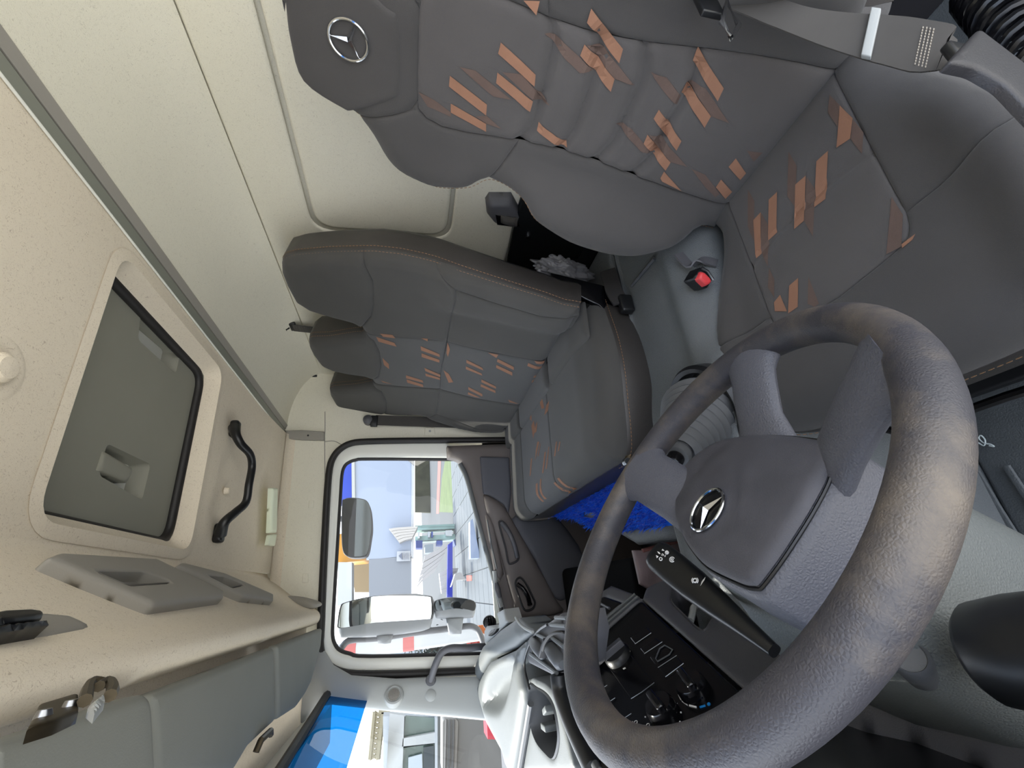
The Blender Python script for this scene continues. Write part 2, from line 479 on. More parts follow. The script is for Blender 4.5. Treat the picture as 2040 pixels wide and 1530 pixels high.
# rear metal strip between roof lining and rear cove
t = sroot('trim_2', (.67, .9, ZR))
sy0, sy1 = -.4, 1.905
for nm, x0, x1, z0, z1, mm in (('strip_face', .645, .668, ZR-.003, ZR-.006, 'strip'), ('strip_flange', .672, .69, ZR-.006, ZR-.012, 'greyplastic')):
    V = [(x0, sy0, z0), (x1, sy0, z1), (x1, sy1, z1), (x0, sy1, z0), (x0, sy0, z0+.02), (x1, sy0, z1+.02), (x1, sy1, z1+.02), (x0, sy1, z0+.02)]
    mesh(nm, V, [(0, 1, 2, 3), (7, 6, 5, 4), (0, 4, 5, 1), (1, 5, 6, 2), (2, 6, 7, 3), (3, 7, 4, 0)], M[mm], t, smooth=False)
tube('strip_lip', [(.645, sy0, ZR-.003), (.645, sy1, ZR-.003)], .0022, M['white'], t)
# bracket that ends the strip on the door pillar
brp = zp([(0, 112), (137, 117), (137, 163), (0, 158)], (600, 820), 2.886)
SWi = Frame((0, YD-.012, 0), (1, 0, 0), (0, 0, 1), (0, -1, 0))
b0 = [SWi.lift(p) for p in ((567, 858), (600, 857), (646, 860), (646, 877), (600, 876), (575, 874))]
br = pad('strip_bracket', b0, SWi, M['greyplastic'], t, puff=.003, w=.004, depth=.01)
q = SWi.lift((614, 868)); lathe('bracket_hole', [(.0, .0042), (.004, .0042), (.004, .001)], SWi.pt(*q), SWi.N, M['rubber'], br, seg=10)

# rear cove and rear wall
zB, zC = .403*XR, .268*XR
wr = sroot('wall_rear', (XR, .9, ZF))
cv = []
for k in range(13):
    a = k/12; x = .69+(XR-.69)*math.sin(a*math.pi/2)**1.0; z = zB+(ZR-.008-zB)*(1-a)**1.0*(1-.25*math.sin(a*math.pi))+.25*0
    cv.append((.69+(XR-.69)*(1-(1-a)**1.6), zB+(ZR-.01-zB)*(1-a**1.7)))
V = []; Fc = []; ys = list(np.linspace(-.4, 1.905, 24))
for y in ys:
    for x, z in cv: V.append((x, y, z))
k = len(cv)
for i in range(len(ys)-1):
    for j in range(k-1): Fc.append((i*k+j, i*k+j+1, (i+1)*k+j+1, (i+1)*k+j))
mesh('rear_cove_panel', V, Fc, M['felt_rear'], wr)
rec = round_poly([(-.12, -.121), (1.005, -.121), (1.005, zC), (-.12, zC)], .06)
pad('rear_wall_panel', [(-.4, zB-.003), (1.905, zB-.003), (1.905, -.30), (-.4, -.30)], RW, M['felt_rear'], wr, h=.05, puff=.005, w=.008, holes=[rec], depth=0)
c = np.mean(rec, 0); g2 = []
for p in rec:
    g2.append(p+(c-p)*np.array([.009/.56, .009/.185]))
pad('rear_recess_panel', g2, RW, M['felt_rear'], wr, h=.04, puff=.010, w=.012, lift=-.006)
box('rear_wall_backing', (XR+.03, .8, -.3), .03, 2.6, 1.7, M['felt_rear'], wr, bev=0)
pad('rear_lower_panel', [(-.4, -.303), (1.905, -.303), (1.905, ZF), (-.4, ZF)], RW, M['darkplastic'], wr, h=.08, puff=.003, w=.005)

# ------------------------------------------------------------------ passenger side wall, pillar and header
Z6 = lambda *p: zp(p, (600, 820), 2.886)
seal_px = Z6((1205, 165), (900, 168), (600, 170), (380, 175), (290, 185), (230, 215), (190, 260), (165, 330), (150, 500), (130, 900), (115, 1250), (110, 1330), (120, 1400), (150, 1450), (210, 1490), (320, 1510), (600, 1507), (1010, 1490))
seal = [np.array(SW.lift(p)) for p in seal_px]
open_loop = list(seal)+[np.array((seal[-1][0]-.02, -1.0)), np.array((seal[0][0]-.01, -1.0))]
wl = sroot('wall_right', (.4, YD, ZF))
side_poly = [(-.36, ZF), (-.36, -.3), (-.24, .28), (-.2, .56), (XR, .56), (XR, ZF)]
pad('side_panel', side_poly, SW, M['felt_rear'], wl, h=.04, puff=0, holes=[open_loop])
box('outer_skin', (.715, YD+.07, -.3), .23, .02, 1.6, M['white'], wl, bev=0)
box('outer_skin', (.2, YD+.07, .42), 1.2, .02, .22, M['white'], wl, bev=0)
# seams of the lining above the door and on the pillar
def seam(name, pxs, fr, parent, r=.0016, m='greyplastic', lift=0.0):
    P = [fr.pt(*fr.lift(p), lift) for p in pxs]; return tube(name, catmull(P, 4), r, M[m], parent, seg=6)
seam('panel_seam', Z6((137, 0), (137, 110), (135, 170), (137, 560), (130, 900), (118, 1090)), SW, wl)
seam('panel_seam', Z6((135, 172), (190, 170), (240, 195)), SW, wl)
for q in (Z6((45, 510), (75, 510), (72, 555), (40, 555)), Z6((10, 930), (45, 930), (42, 985), (5, 985))):
    pad('clip_cover', round_poly([SW.lift(p) for p in q], .003), SW, M['felt_rear'], wl, h=.01, puff=.002, w=.003, lift=-.0005)
q = [SW.lift(p) for p in Z6((712, 90), (765, 90), (772, 135), (708, 137))]
cb = pad('belt_adjuster_cover', round_poly(q, .006), SW, M['felt_rear'], wl, h=.01, puff=.003, w=.005)
lathe('cover_screw', [(0, .004), (.005, .004), (.006, 0)], SW.pt(*SW.lift(Z6((740, 113))[0])), SW.N, M['palegrey'], cb, seg=14)

# roof side fillet
V = []; Fc = []
xs = np.linspace(-.1, .645, 12)
for x in xs:
    for k in range(7):
        a = k/6*math.pi/2; V.append((x, YD-.03+.035*math.sin(a)-.005, .455+.028*math.cos(a)-.003))
for i in range(11):
    for k in range(6): Fc.append((i*7+k, i*7+k+1, (i+1)*7+k+1, (i+1)*7+k))
mesh('roof_side_fillet', V, Fc, M['felt'], wl)

# ------------------------------------------------------------------ passenger door
door = sroot('door_1', (.25, YD, ZF))
P = [SW.pt(a, b, .008) for a, b in catmull(seal, 3)]
P = [SW.pt(seal[0][0], -1.0, .008)]+P
tube('door_seal', P, .0135, M['rubber'], door, seg=12)
def inset_loop(px, extra_pts): return [np.array(SW.lift(p)) for p in px]+[np.array(e) for e in extra_pts]
wf_px = Z6((840, 184), (400, 188), (300, 200), (235, 230), (200, 285), (190, 350), (168, 700), (138, 1200), (128, 1300), (138, 1375), (175, 1428), (235, 1462), (330, 1477), (1010, 1458))
gl_px = Z6((900, 266), (400, 262), (310, 268), (265, 285), (240, 310), (225, 360), (215, 500), (190, 900), (172, 1200), (170, 1290), (182, 1340), (212, 1380), (272, 1402), (400, 1418), (1060, 1400))
DF = Frame((0, YD+.012, 0), (1, 0, 0), (0, 0, 1), (0, -1, 0))
wf_px = [(x_-3, y_+(0)) for x_, y_ in seal_px[1:]]
wf_px[0] = (891, wf_px[0][1])
wf = catmull([np.array(DF.lift(p)) for p in wf_px], 4)
gl = catmull([np.array(DF.lift(p)) for p in gl_px], 4)
wl0 = [(wf[0][0], -.42)]+wf+[(wf[-1][0], -.42)]
gl0 = [(gl[0][0]-.0, -.42)]+gl+[(gl[-1][0], -.42)]
ring = wf+[(gl[-1][0]-.03, wf[-1][1]), gl[-1]]+gl[::-1]
pad('door_frame', ring, DF, M['white'], door, h=.02, puff=.012, w=.018, depth=.03)
# rubber channel of the pane
GF = Frame((0, YD+.03, 0), (1, 0, 0), (0, 0, 1), (0, -1, 0))
tube('window_channel', [GF.pt(a, b, .003) for a, b in gl], .011, M['rubber'], door, seg=8)
gp = [np.array(GF.lift(p)) for p in gl_px]
sill_px = Z6((885, 282), (925, 320), (960, 420), (1005, 600), (1080, 900), (1135, 1165), (1090, 1400))
sill = [np.array(GF.lift(p)) for p in sill_px]
pane = pad('window_pane', gp[1:-1]+[np.array(GF.lift(p)) for p in Z6((1060, 1405))]+[s-np.array((0, .03)) for s in sill[::-1]], GF, M['glass'], door, h=.1, puff=0)

box('door_skin', (.2, YD+.05, -.72), .92, .012, .78, M['white'], door, bev=0)
box('door_skin_edge', (.62, YD+.05, -.4), .085, .012, 1.3, M['white'], door, bev=0)
# padded inner trim of the door
DT = Frame((0, YD-.035, 0), (1, 0, 0), (0, 0, 1), (0, -1, 0))
Z5 = lambda *p: zp(p, (940, 880), 3.825)
top_px = Z6((838, 197), (842, 262), (900, 280), (945, 335), (985, 470), (1050, 720), (1110, 940), (1150, 1090), (1180, 1170), (1130, 1240))
top = [np.array(DT.lift(p)) for p in top_px]
xr = DT.lift(Z6((1205, 185))[0])[0]
trim_poly = catmull(top[1:-1], 3)
trim_poly = [np.array((xr, top[0][1]))]+[top[0]]+trim_poly+[np.array((trim_poly[-1][0]-.12, trim_poly[-1][1])), np.array((trim_poly[-1][0]-.12, -.98)), np.array((xr, -.98))]
def door_relief(V, d): return 0*d
trim = pad('door_trim_panel', trim_poly, DT, M['doortrim'], door, h=.025, puff=.02, w=.03, depth=.04)
# upper sill rail (catches the sun)
rail = [DT.pt(*DT.lift(p), .0) for p in Z6((912, 300), (955, 390), (1000, 560), (1060, 780), (1110, 960), (1140, 1100), (1150, 1160))]
tube('sill_rail', catmull(rail, 4), .011, M['dashgrey'], door, seg=10)
# raised lower pocket face, split by a fine line
pk_px = Z5((55, 120), (280, 105), (300, 320), (340, 600), (560, 900), (640, 1180), (480, 1330), (340, 1280), (230, 620), (160, 470), (90, 400), (60, 240))
DT2 = Frame((0, YD-.056, 0), (1, 0, 0), (0, 0, 1), (0, -1, 0))
up_px = Z5((60, 112), (285, 118), (300, 400), (280, 560), (240, 480), (150, 420), (85, 400), (70, 250))
pad('door_inset', round_poly([DT2.lift(p) for p in up_px], .01), DT2, M['doortrim2'], door, h=.02, puff=.008, w=.012, depth=.01)
arm_px = Z5((88, 405), (150, 425), (235, 485), (300, 585), (480, 900), (640, 1200), (690, 1300), (420, 1350), (340, 1310), (290, 1150), (215, 850), (150, 640), (105, 520))
arm = pad('armrest_panel', [np.array(q) for q in catmull([np.array(DT2.lift(p)) for p in arm_px], 3, True)], DT2, M['doortrim'], door, h=.02, puff=.02, w=.03, depth=.02)
low_px = Z5((300, 590), (480, 905), (625, 1190), (760, 1160), (860, 900), (660, 590), (520, 540))
lo = [np.array(DT2.lift(p)) for p in low_px]
pad('map_pocket_face', catmull(lo, 3, True), DT2, M['doortrim2'], door, h=.025, puff=.012, w=.03, depth=.02)
# pull handle recess and latch handle
DA = Frame((0, YD-.078, 0), (1, 0, 0), (0, 0, 1), (0, -1, 0))
def handle(name, px, matn, inner, r=.006):
    loop = [np.array(DA.lift(p)) for p in px]; loop = catmull(loop, 4, True)
    o = pad(name, loop, DA, M[matn], door, h=.008, puff=-.018, w=.016, depth=0, lift=.004)
    rim = tube('recess_rim', [DA.pt(a, b, .004) for a, b in loop], .0035, M[matn], o, closed=True, seg=6)
    return o, loop
h1, _ = handle('pull_handle_recess', Z5((205, 615), (235, 610), (270, 650), (310, 740), (350, 850), (350, 900), (300, 930), (275, 915), (255, 810), (225, 700)), 'darkplastic', None)
tube('pull_grip', catmull([DA.pt(*DA.lift(p), k) for p, k in zip(Z5((225, 618), (275, 690), (318, 790), (345, 880)), (.002, .016, .016, .002))], 5), .009, M['dashmid'], h1, seg=10)
h2, _ = handle('latch_recess', Z5((330, 1080), (365, 1035), (410, 1080), (460, 1180), (480, 1230), (455, 1275), (400, 1280), (365, 1200)), 'satinblack', None)
tube('latch_lever', catmull([DA.pt(*DA.lift(p), k) for p, k in zip(Z5((345, 1085), (385, 1120), (420, 1180), (440, 1240)), (.002, .012, .014, .004))], 5), [.008]*15+[.010], M['black'], h2, seg=10)
# window switch strip along the sill
sw = [np.array(DT2.lift(p)) for p in Z5((100, 560), (130, 560), (165, 640), (240, 1010), (210, 1060), (170, 1000))]
ss = pad('switch_strip', sw, DT2, M['doortrim'], door, h=.02, puff=.008, w=.01, lift=.006, depth=.01)
tube('strip_highlight_edge', [DT2.pt(*DT2.lift(p), .014) for p in Z5((112, 600), (145, 790), (185, 970))], .003, M['dashgrey'], door, seg=6)
lk = thing('door_lock_pull', DT2.pt(*DT2.lift(Z5((185, 1130))[0])), 'grey door lock pull on the window sill of the passenger door', 'door lock')
pl = [DT2.pt(*DT2.lift(p), .01) for p in Z5((170, 985), (180, 1080), (205, 1190), (225, 1260))]
tube('sill_plate', pl, .009, M['palegrey'], lk, seg=8)
tube('lock_knob', [DT2.pt(*DT2.lift(p), .022) for p in Z5((178, 1075), (188, 1120), (205, 1185))], [.007, .011, .008], M['dashmid'], lk, seg=10)

# ------------------------------------------------------------------ front pillar
AP = Frame((-.13, YD-.005, 0), nrm((-.3, -.085, 0)), (0, 0, 1), nrm((.085, -.3, 0))*1.0)
if AP.N[1] > 0: AP.N = -AP.N
ap = sroot('trim_3', (-.28, YD, -.3))
ap_px = [(618, 1262), (650, 1300), (665, 1325), (700, 1345), (790, 1352), (1010, 1345), (1010, 1440), (972, 1434), (800, 1418), (660, 1402), (632, 1405), (600, 1440), (560, 1400)]
pad('pillar_cover', [np.array(AP.lift(p)) for p in ap_px], AP, M['palegrey'], ap, h=.02, puff=.012, w=.03, depth=.03)
# ================================================================== overhead shelf above the windscreen
hd = sroot('trim_4', (0, .9, .4))
prof = [(.118, ZR+.0), (.108, ZR-.004), (.095, ZR-.018), (.06, .440), (.03, .402), (.010, .375), (-.003, .352), (-.013, .328), (-.024, .313), (-.038, .306), (-.055, .310), (-.065, .325), (-.07, .345)]
prof = [np.array(p) for p in prof]; prof = catmull(prof, 3)
V = []; Fc = []; ys = np.linspace(-.4, 1.905, 30); k = len(prof)
for y in ys:
    bow = .0*y
    for x, z in prof: V.append((x-bow, y, z))
for i in range(len(ys)-1):
    for j in range(k-1): Fc.append((i*k+j, i*k+j+1, (i+1)*k+j+1, (i+1)*k+j))
mesh('shelf_fascia', V, Fc, M['felt'], hd)
V = [(-.07, -.4, .345), (-.07, 1.86, .345), (-.36, 1.86, .335), (-.36, -.4, .335)]
mesh('shelf_underside', V, [(0, 1, 2, 3)], M['felt'], hd)
box('cowl_panel', (-.40, .8, .36), .12, 2.6, .16, M['white'], hd, bev=0)

# fascia plane for trays
FA = Frame((.095, 0, ZR-.018), (0, 1, 0), nrm((-.065, 0, -.080)), None)
if FA.N[0] < 0: FA.N = -FA.N
Z3 = lambda *p: zp(p, (0, 1000), 2.887)
def tray(name, outer, inner, label, depth=.05):
    o = [np.array(FA.lift(p, .010)) for p in outer]; i = [np.array(FA.lift(p, .018)) for p in inner]
    r = thing(name, FA.pt(*np.mean(o, 0)), label, 'storage tray')
    oo = round_poly(o, .008); ii = round_poly(i, .010)
    pad('tray_frame', oo, FA, M['greyplastic'], r, h=.012, puff=.008, w=.01, lift=.011, holes=[ii], depth=.014)
    n = len(ii); c = np.mean(ii, 0); V = []; Fc = []
    for f, d in ((1, .018), (.96, .010), (.90, .0015)):
        V += [FA.pt(*(c+(p-c)*f), d) for p in ii]
    for a in range(2):
        for b in range(n): Fc.append((a*n+b, a*n+(b+1) % n, (a+1)*n+(b+1) % n, (a+1)*n+b))
    Fc.append(tuple(2*n+b for b in range(n)))
    mesh('tray_bowl', V, Fc, M['greyplastic'], r)
    return r
tray('overhead_tray', Z3((240, 345), (320, 313), (870, 340), (1275, 530), (1275, 565), (870, 618)), Z3((555, 400), (830, 405), (985, 460), (735, 475)), 'large open grey tray in the shelf below the roof hatch', .04)
tray('overhead_tray', Z3((1000, 380), (1030, 362), (1270, 420), (1565, 545), (1565, 578), (1390, 555)), Z3((1200, 425), (1290, 432), (1400, 475), (1330, 490)), 'small grey tray in the shelf beside the passenger window', .03)
# cap at the far end of the shelf
cp = thing('shelf_end_cap', onp((592, 1200), 1, 1.80), 'round grey end cap with a slot at the passenger end of the overhead shelf', 'cap')
SC = Frame(onp((592, 1203), 1, 1.83), (1, 0, 0), (0, .25, 1), None)
if SC.N[1] > 0: SC.N = -SC.N
lp = [np.array(SC.lift(p)) for p in Z3((1565, 550), (1620, 540), (1720, 548), (1815, 575), (1825, 600), (1760, 618), (1680, 612), (1600, 590))]
cpo = pad('cap_plate', catmull(lp, 4, True), SC, M['greyplastic'], cp, h=.01, puff=.01, w=.015, depth=.03)
lp = [np.array(SC.lift(p, .012)) for p in Z3((1615, 572), (1680, 570), (1700, 580), (1640, 588))]
pad('cap_slot', lp, SC, M['rubber'], cp, h=.01, puff=.001, w=.002, lift=.009, depth=.004)

# control head in the middle of the shelf (only its end shows)
r = thing('overhead_radio', FA.pt(.55, .08), 'black slotted overhead unit in a grey surround at the shelf edge', 'radio')
Z8 = lambda *p: zp(p, (0, 1180), 4.783)
so = [np.array(FA.lift(p)) for p in Z8((-60, 560), (-60, 250), (420, 245), (690, 278), (790, 350), (770, 385))]
pad('unit_surround', catmull(so, 2, True), FA, M['greyplastic'], r, h=.015, puff=.006, w=.01, lift=.002, depth=.01)
for q in (Z8((-60, 215), (-60, 195), (320, 175), (405, 205), (385, 262), (-60, 320)), Z8((-60, 330), (380, 285), (445, 265), (465, 312), (-60, 400))):
    lo = [np.array(FA.lift(p, .02)) for p in q]
    pad('unit_body', lo, FA, M['satinblack'], r, h=.012, puff=.004, w=.005, lift=.02, depth=.022)

# ------------------------------------------------------------------ sun visors
def visor(px, label, dz=0.0, matn='visor', th=.02):
    F = Frame((-.06, 0, .302+dz), (0, 1, 0), nrm((-1, 0, -.06)), None)
    if F.N[2] > 0: F.N = -F.N
    o = [np.array(F.lift(p)) for p in px]
    r = thing('sun_visor', F.pt(*np.mean(o, 0)), label, 'sun visor', 'sun visors under the shelf')
    pad('visor_panel', round_poly(o, .012), F, M[matn], r, h=.025, puff=.009, w=.012, depth=.012)
    return r, F
v3, F3 = visor([(545, 1287), (637, 1252), (634, 1290), (614, 1362), (603, 1384), (585, 1410), (548, 1434)], 'grey sun visor nearest the passenger window')
v2, F2 = visor([(290, 1385), (538, 1290), (541, 1438), (522, 1455), (485, 1490), (455, 1540), (300, 1560)], 'long grey sun visor in the middle of the shelf')
v1, F1 = visor([(-40, 1487), (278, 1382), (290, 1400), (300, 1600), (-60, 1640)], 'dark grey folded sun visor nearest the driver', -.012)
for vv, FF in ((v3, F3),):
    P = [FF.pt(*FF.lift(p), k) for p, k in zip(Z3((1430, 1450), (1440, 1385), (1500, 1330), (1520, 1345)), (.012, .018, .018, .012))]
    tube('visor_hook', P, .006, M['darksteel'], vv, seg=8)
# hinge of the driver's visor
hg = thing('visor_hinge', onp((130, 1405), 2, .30), 'worn brass hinge bracket holding the dark driver visor', 'hinge')
HF = Frame((-.042, 0, .31), (0, 1, 0), (0, 0, 1), (1, 0, 0))
lo = [np.array(HF.lift(p)) for p in Z8((240, 1330), (360, 1090), (740, 975), (800, 900), (940, 890), (1040, 890), (1080, 990), (900, 1150), (720, 1140))]
HB = Frame(HF.O, HF.S, HF.T, HF.N)
pl = pad('hinge_plate', [np.array(HF.lift(p)) for p in Z8((250, 1330), (365, 1095), (745, 980), (745, 1150), (520, 1250))], HF, M['darksteel'], hg, h=.01, puff=.002, w=.003, depth=.005)
for q in Z8((400, 1220), (660, 1120)):
    lathe('hinge_screw', [(0, .005), (.003, .005), (.004, .002), (.004, 0)], HF.pt(*HF.lift(q)), HF.N, M['steel'], pl, seg=12)
for q in (Z8((790, 1110), (830, 960), (880, 905), (940, 910)), Z8((930, 960), (1020, 905), (1060, 980), (1030, 1060))):
    tube('hinge_arm', catmull([HF.pt(*HF.lift(p), .004) for p in q], 4), .0036, M['darksteel'], hg, seg=8)
lo = [np.array(HF.lift(p, .004)) for p in Z8((835, 1110), (990, 985), (1000, 1040), (900, 1160))]
pad('hinge_clip', lo, HF, M['palegrey'], hg, h=.01, puff=.003, w=.004, lift=.004, depth=.004)

# ------------------------------------------------------------------ windscreen
# a curved pane: (Y, X, z) stations from traced edge pixels
def wsx(y, z):                                               # glass surface, leaning back and bowed forward in the middle
    return -.405-.10*max(0, (1.80-y))**.9*.55+.24*(z+.27)
W1 = sroot('window_1', (-.45, .9, -.3))
ys = np.concatenate([np.linspace(1.86, 1.5, 10), np.linspace(1.45, -.25, 16)])
zs = np.linspace(-.30, .262, 14)
V = [(wsx(y, z), y, z) for y in ys for z in zs]; k = len(zs)
Fc = [(i*k+j, i*k+j+1, (i+1)*k+j+1, (i+1)*k+j) for i in range(len(ys)-1) for j in range(k-1) if j < k-4]
mesh('windscreen_pane', V, Fc, M['wsglass'], W1)
zs2 = np.linspace(.135, .262, 6)
V = [(wsx(y, z)+.002, y, z) for y in ys for z in zs2]; k = len(zs2)
Fc = [(i*k+j, i*k+j+1, (i+1)*k+j+1, (i+1)*k+j) for i in range(len(ys)-1) for j in range(k-1)]
mesh('tinted_band', V, Fc, M['bluetint'], W1)
P = [(wsx(y, .262)+.004, y, .262) for y in ys]
tube('windscreen_seal', P, .012, M['rubber'], W1, seg=8)
P = [(wsx(1.862, z)+.006, 1.858, z) for z in np.linspace(-.31, .262, 10)]
tube('windscreen_side_seal', P, .010, M['rubber'], W1, seg=8)

# tweeter, plug and grab bar on the front pillar
sp = thing('tweeter_speaker', AP.pt(*AP.lift((785, 1387))), 'round tweeter speaker on the pale windscreen pillar', 'speaker')
o = AP.pt(*AP.lift((785, 1387)), .012); ax = nrm(AP.N+.35*np.array([1, 0, 0]))
lathe('speaker_housing', [(.032, -.02), (.032, .002), (.029, .010), (.024, .012), (.023, .010)], o, ax, M['palegrey'], sp, seg=32)
lathe('speaker_grille', [(.0, .012), (.012, .0115), (.023, .009), (.023, .004)], o, ax, M['greyplastic'], sp, seg=28)
mb = MB()
for a in range(-5, 6):
    for b in range(-5, 6):
        if a*a+b*b < 27:
            x = nrm(np.cross(ax, (0, 0, 1))); y = np.cross(ax, x)
            mb.add(*lathe_data([(.0012, .0118), (.0008, .0128), (.0001, .0128)], o+x*a*.0036+y*b*.0036-ax*(a*a+b*b)*.00008, ax, 5))
mb.build('grille_holes', M['dashmid'], sp)
cpz = thing('pillar_plug', AP.pt(*AP.lift((858, 1386))), 'small pale round plug beside the tweeter on the pillar', 'plug')
lathe('plug_disc', [(0, .004), (.014, .0035), (.018, .001), (.018, -.01)], AP.pt(*AP.lift((858, 1386)), .012), AP.N, M['palegrey'], cpz, seg=28)
gb = thing('pillar_grab_handle', AP.pt(*AP.lift((862, 1350))), 'grey bent grab bar on the pillar in front of the passenger window', 'grab handle')
g = [AP.pt(*AP.lift(p), k) for p, k in (((858, 1356), .01), ((866, 1330), .05), ((878, 1308), .07), ((896, 1300), .075), ((925, 1299), .07), ((960, 1294), .05), ((1000, 1292), .02))]
tube('bar', catmull(g, 5), .012, M['dashmid'], gb, seg=12, flat=1.0)
lathe('bar_foot', [(.018, -.004), (.018, .004), (.014, .01)], AP.pt(*AP.lift((858, 1356)), .008), AP.N, M['dashmid'], gb, seg=16)
# ================================================================== driver's seat
Yd = .406
a10 = math.radians(9.5)
def db_base(s, t):                                           # bolsters stand forward of the centre of the back
    low = .050*sst((abs(s)-.12)/.11)*sst((.50-t)/.14)*sst((t+.05)/.12)
    sh = .022*sst((abs(s)-.14)/.10)*sst((t-.40)/.10)*sst((.62-t)/.12)
    head = .018*sst((t-.56)/.08)
    return low+sh+head
DB = Frame((.625, Yd, -.60), (0, 1, 0), (math.sin(a10), 0, math.cos(a10)), (-math.cos(a10), 0, math.sin(a10)), db_base)
Za = lambda *p: zp(p, (540, 0), 2.684)
Zb = lambda *p: zp(p, (780, 0), 2.217)
seat = thing('driver_chair', (.45, Yd, ZF), 'grey fabric driver chair with brown woven stripes and a star badge on its headrest', 'seat')
far_px = Za((35, 0), (70, 150), (100, 280), (170, 440), (300, 560), (430, 650), (520, 760), (600, 890), (700, 980), (830, 1035), (950, 1055), (1050, 1050), (1130, 1012), (1200, 1020), (1290, 1075), (1350, 1140), (1400, 1220), (1500, 1290), (1620, 1350), (1800, 1400), (1950, 1410))+[(1325, 513), (1365, 492), (1395, 468)]
far = [np.array(DB.lift(p)) for p in far_px]
far[0] = np.array((0.0, far[0][1]+.004)) if far[0][0] < .02 else far[0]
if far[0][0] > .02: far = [np.array((0, far[0][1]+.010))]+far
far.append(np.array((.20, -.03)))
far_s = catmull(far, 3)
outline = far_s+[np.array((-p[0], p[1])) for p in far_s[::-1] if p[0] > .004]
def mir(P): return [np.array((-p[0], p[1])) for p in P]
def edge_drop(V, d):
    de = seg_dist(V, outline); return -.045*(1-round_prof(de, .055))
def LB(*px): return [np.array(DB.lift(p)) for p in px]
# seam lines on the far half
s_head = LB(*Za((790, 0), (788, 300), (785, 530)))            # headrest / centre panel
hx = s_head[0][1]
head_low = [np.array((0, hx))]+LB(*Za((788, 300), (785, 530), (750, 585), (600, 620), (440, 648)))
cen_far = LB((834, 215), (850, 234), (880, 250), (930, 262), (985, 270), (1035, 277), (1090, 288), (1150, 305), (1200, 322), (1260, 346), (1330, 372), (1400, 395), (1432, 404))
div = LB((1035, 277), (1000, 326), (968, 373))
def cut(a, b):                                               # outline stretch of the far half between heights a (upper) and b (lower)
    return [p for p in far_s if b <= p[1] <= a and p[0] > .03]
# headrest panel
top = [p for p in far_s if p[1] > head_low[-1][1]]
hp = top+[head_low[-1]]+head_low[::-1][1:-1]
head_poly = hp+mir(hp[::-1])
head_poly = [p for i, p in enumerate(head_poly) if i == 0 or np.linalg.norm(p-head_poly[i-1]) > .002]
hrest = pad('headrest', head_poly, DB, M['fabric'], seat, h=.012, puff=.006, w=.012, extra=edge_drop)
ins = LB(*Za((690, 0), (690, 460), (640, 518), (450, 575), (380, 560), (180, 420), (110, 200), (85, 0)))
inl = catmull(ins, 4); inl = inl+mir([p for p in inl[::-1] if p[0] > .01])
pad('headrest_insert', [p for p in inl if True], DB, M['fabric'], hrest, h=.012, puff=.004, w=.008, lift=.0055)
# centre panel with quilted ribs
cp_ = [p for p in cen_far]
bot = np.array((.195, -.02))
cen_poly = [np.array((s_head[2][0]-.012, hx))]+[p for p in cen_far]+[np.array((cen_far[-1][0], -.03))]
cen_poly = cen_poly+mir(cen_poly[::-1])
cre_px = [Zb((730, 0), (715, 220), (660, 430), (620, 550), (570, 610)), Zb((940, 0), (915, 230), (850, 450), (800, 580), (745, 650)),
          Zb((1160, 90), (1140, 270), (1040, 490), (980, 620), (895, 705)), Zb((1355, 160), (1330, 300), (1240, 500), (1150, 680), (1055, 765))]
creases = []
for c in cre_px:
    h_ = catmull(LB(*c), 6); h_ = [p for p in h_ if p[0] > -.02]
    if h_[0][0] > .005: h_ = [np.array((0, h_[0][1]))]+h_
    creases.append(mir([p for p in h_[::-1] if p[0] > .006])+[p for p in h_ if p[0] > -.001])
def rib(V, d):
    e = edge_drop(V, d)
    for c in creases:
        dc = seg_dist(V, c, False); e = e-.0095*np.exp(-(dc/.0075)**2)+.002*np.exp(-((dc-.02)/.012)**2)
    return e
centre = pad('back_centre_panel', cen_poly, DB, M['fabric2'], seat, h=.011, puff=.007, w=.014, extra=rib, lines=creases+[offs(c, d_) for c in creases for d_ in (-.005, .005, -.011, .011)])
# shoulder and side bolsters, both sides
up_o = [p for p in far_s if div[-1][1]-.001 <= p[1] <= head_low[-1][1] and p[0] > .05]
lo_o = [p for p in far_s if p[1] < div[-1][1] and p[0] > .05]
iu = [p for p in cen_far if p[1] >= div[0][1]-.001]
il = [p for p in cen_far if p[1] <= div[0][1]+.001]
shoulder = [head_low[-1]]+up_o+[div[-1], div[1]]+iu[::-1]+[head_low[2], head_low[3], head_low[4]]
side = [div[0], div[1], div[-1]]+lo_o+[np.array((cen_far[-1][0], -.03))]+il[::-1][:-1]
def clean(P):
    out = []
    for p in P:
        if not out or np.linalg.norm(np.asarray(p)-out[-1]) > .0015: out.append(np.asarray(p))
    if np.linalg.norm(out[0]-out[-1]) < .0015: out.pop()
    return out
for nm, poly in (('shoulder_bolster', shoulder), ('side_bolster', side)):
    for f in (lambda P: P, mir):
        pad(nm, clean(f(poly)), DB, M['fabric'], seat, h=.014, puff=.006, w=.012, extra=edge_drop)
# back shell closes the backrest
n = len(outline); V = []; Fc = []
for hgt, f in ((-.04, 1.0), (-.06, 1.004), (-.10, .97), (-.125, .90)):
    for p in outline: V.append(DB.pt(p[0]*f, .3+(p[1]-.3)*f, hgt+.0*0))
for i in range(3):
    for k in range(n): Fc.append((i*n+k, i*n+(k+1) % n, (i+1)*n+(k+1) % n, (i+1)*n+k))
Vb, Tb, _, _ = fill([np.array((p[0]*.9, .3+(p[1]-.3)*.9)) for p in outline], .04)
k0 = len(V); V += [DB.pt(p[0], p[1], -.125) for p in Vb]; Fc += [tuple(i+k0 for i in t) for t in Tb]
mesh('back_shell', V, Fc, M['leather'], seat)
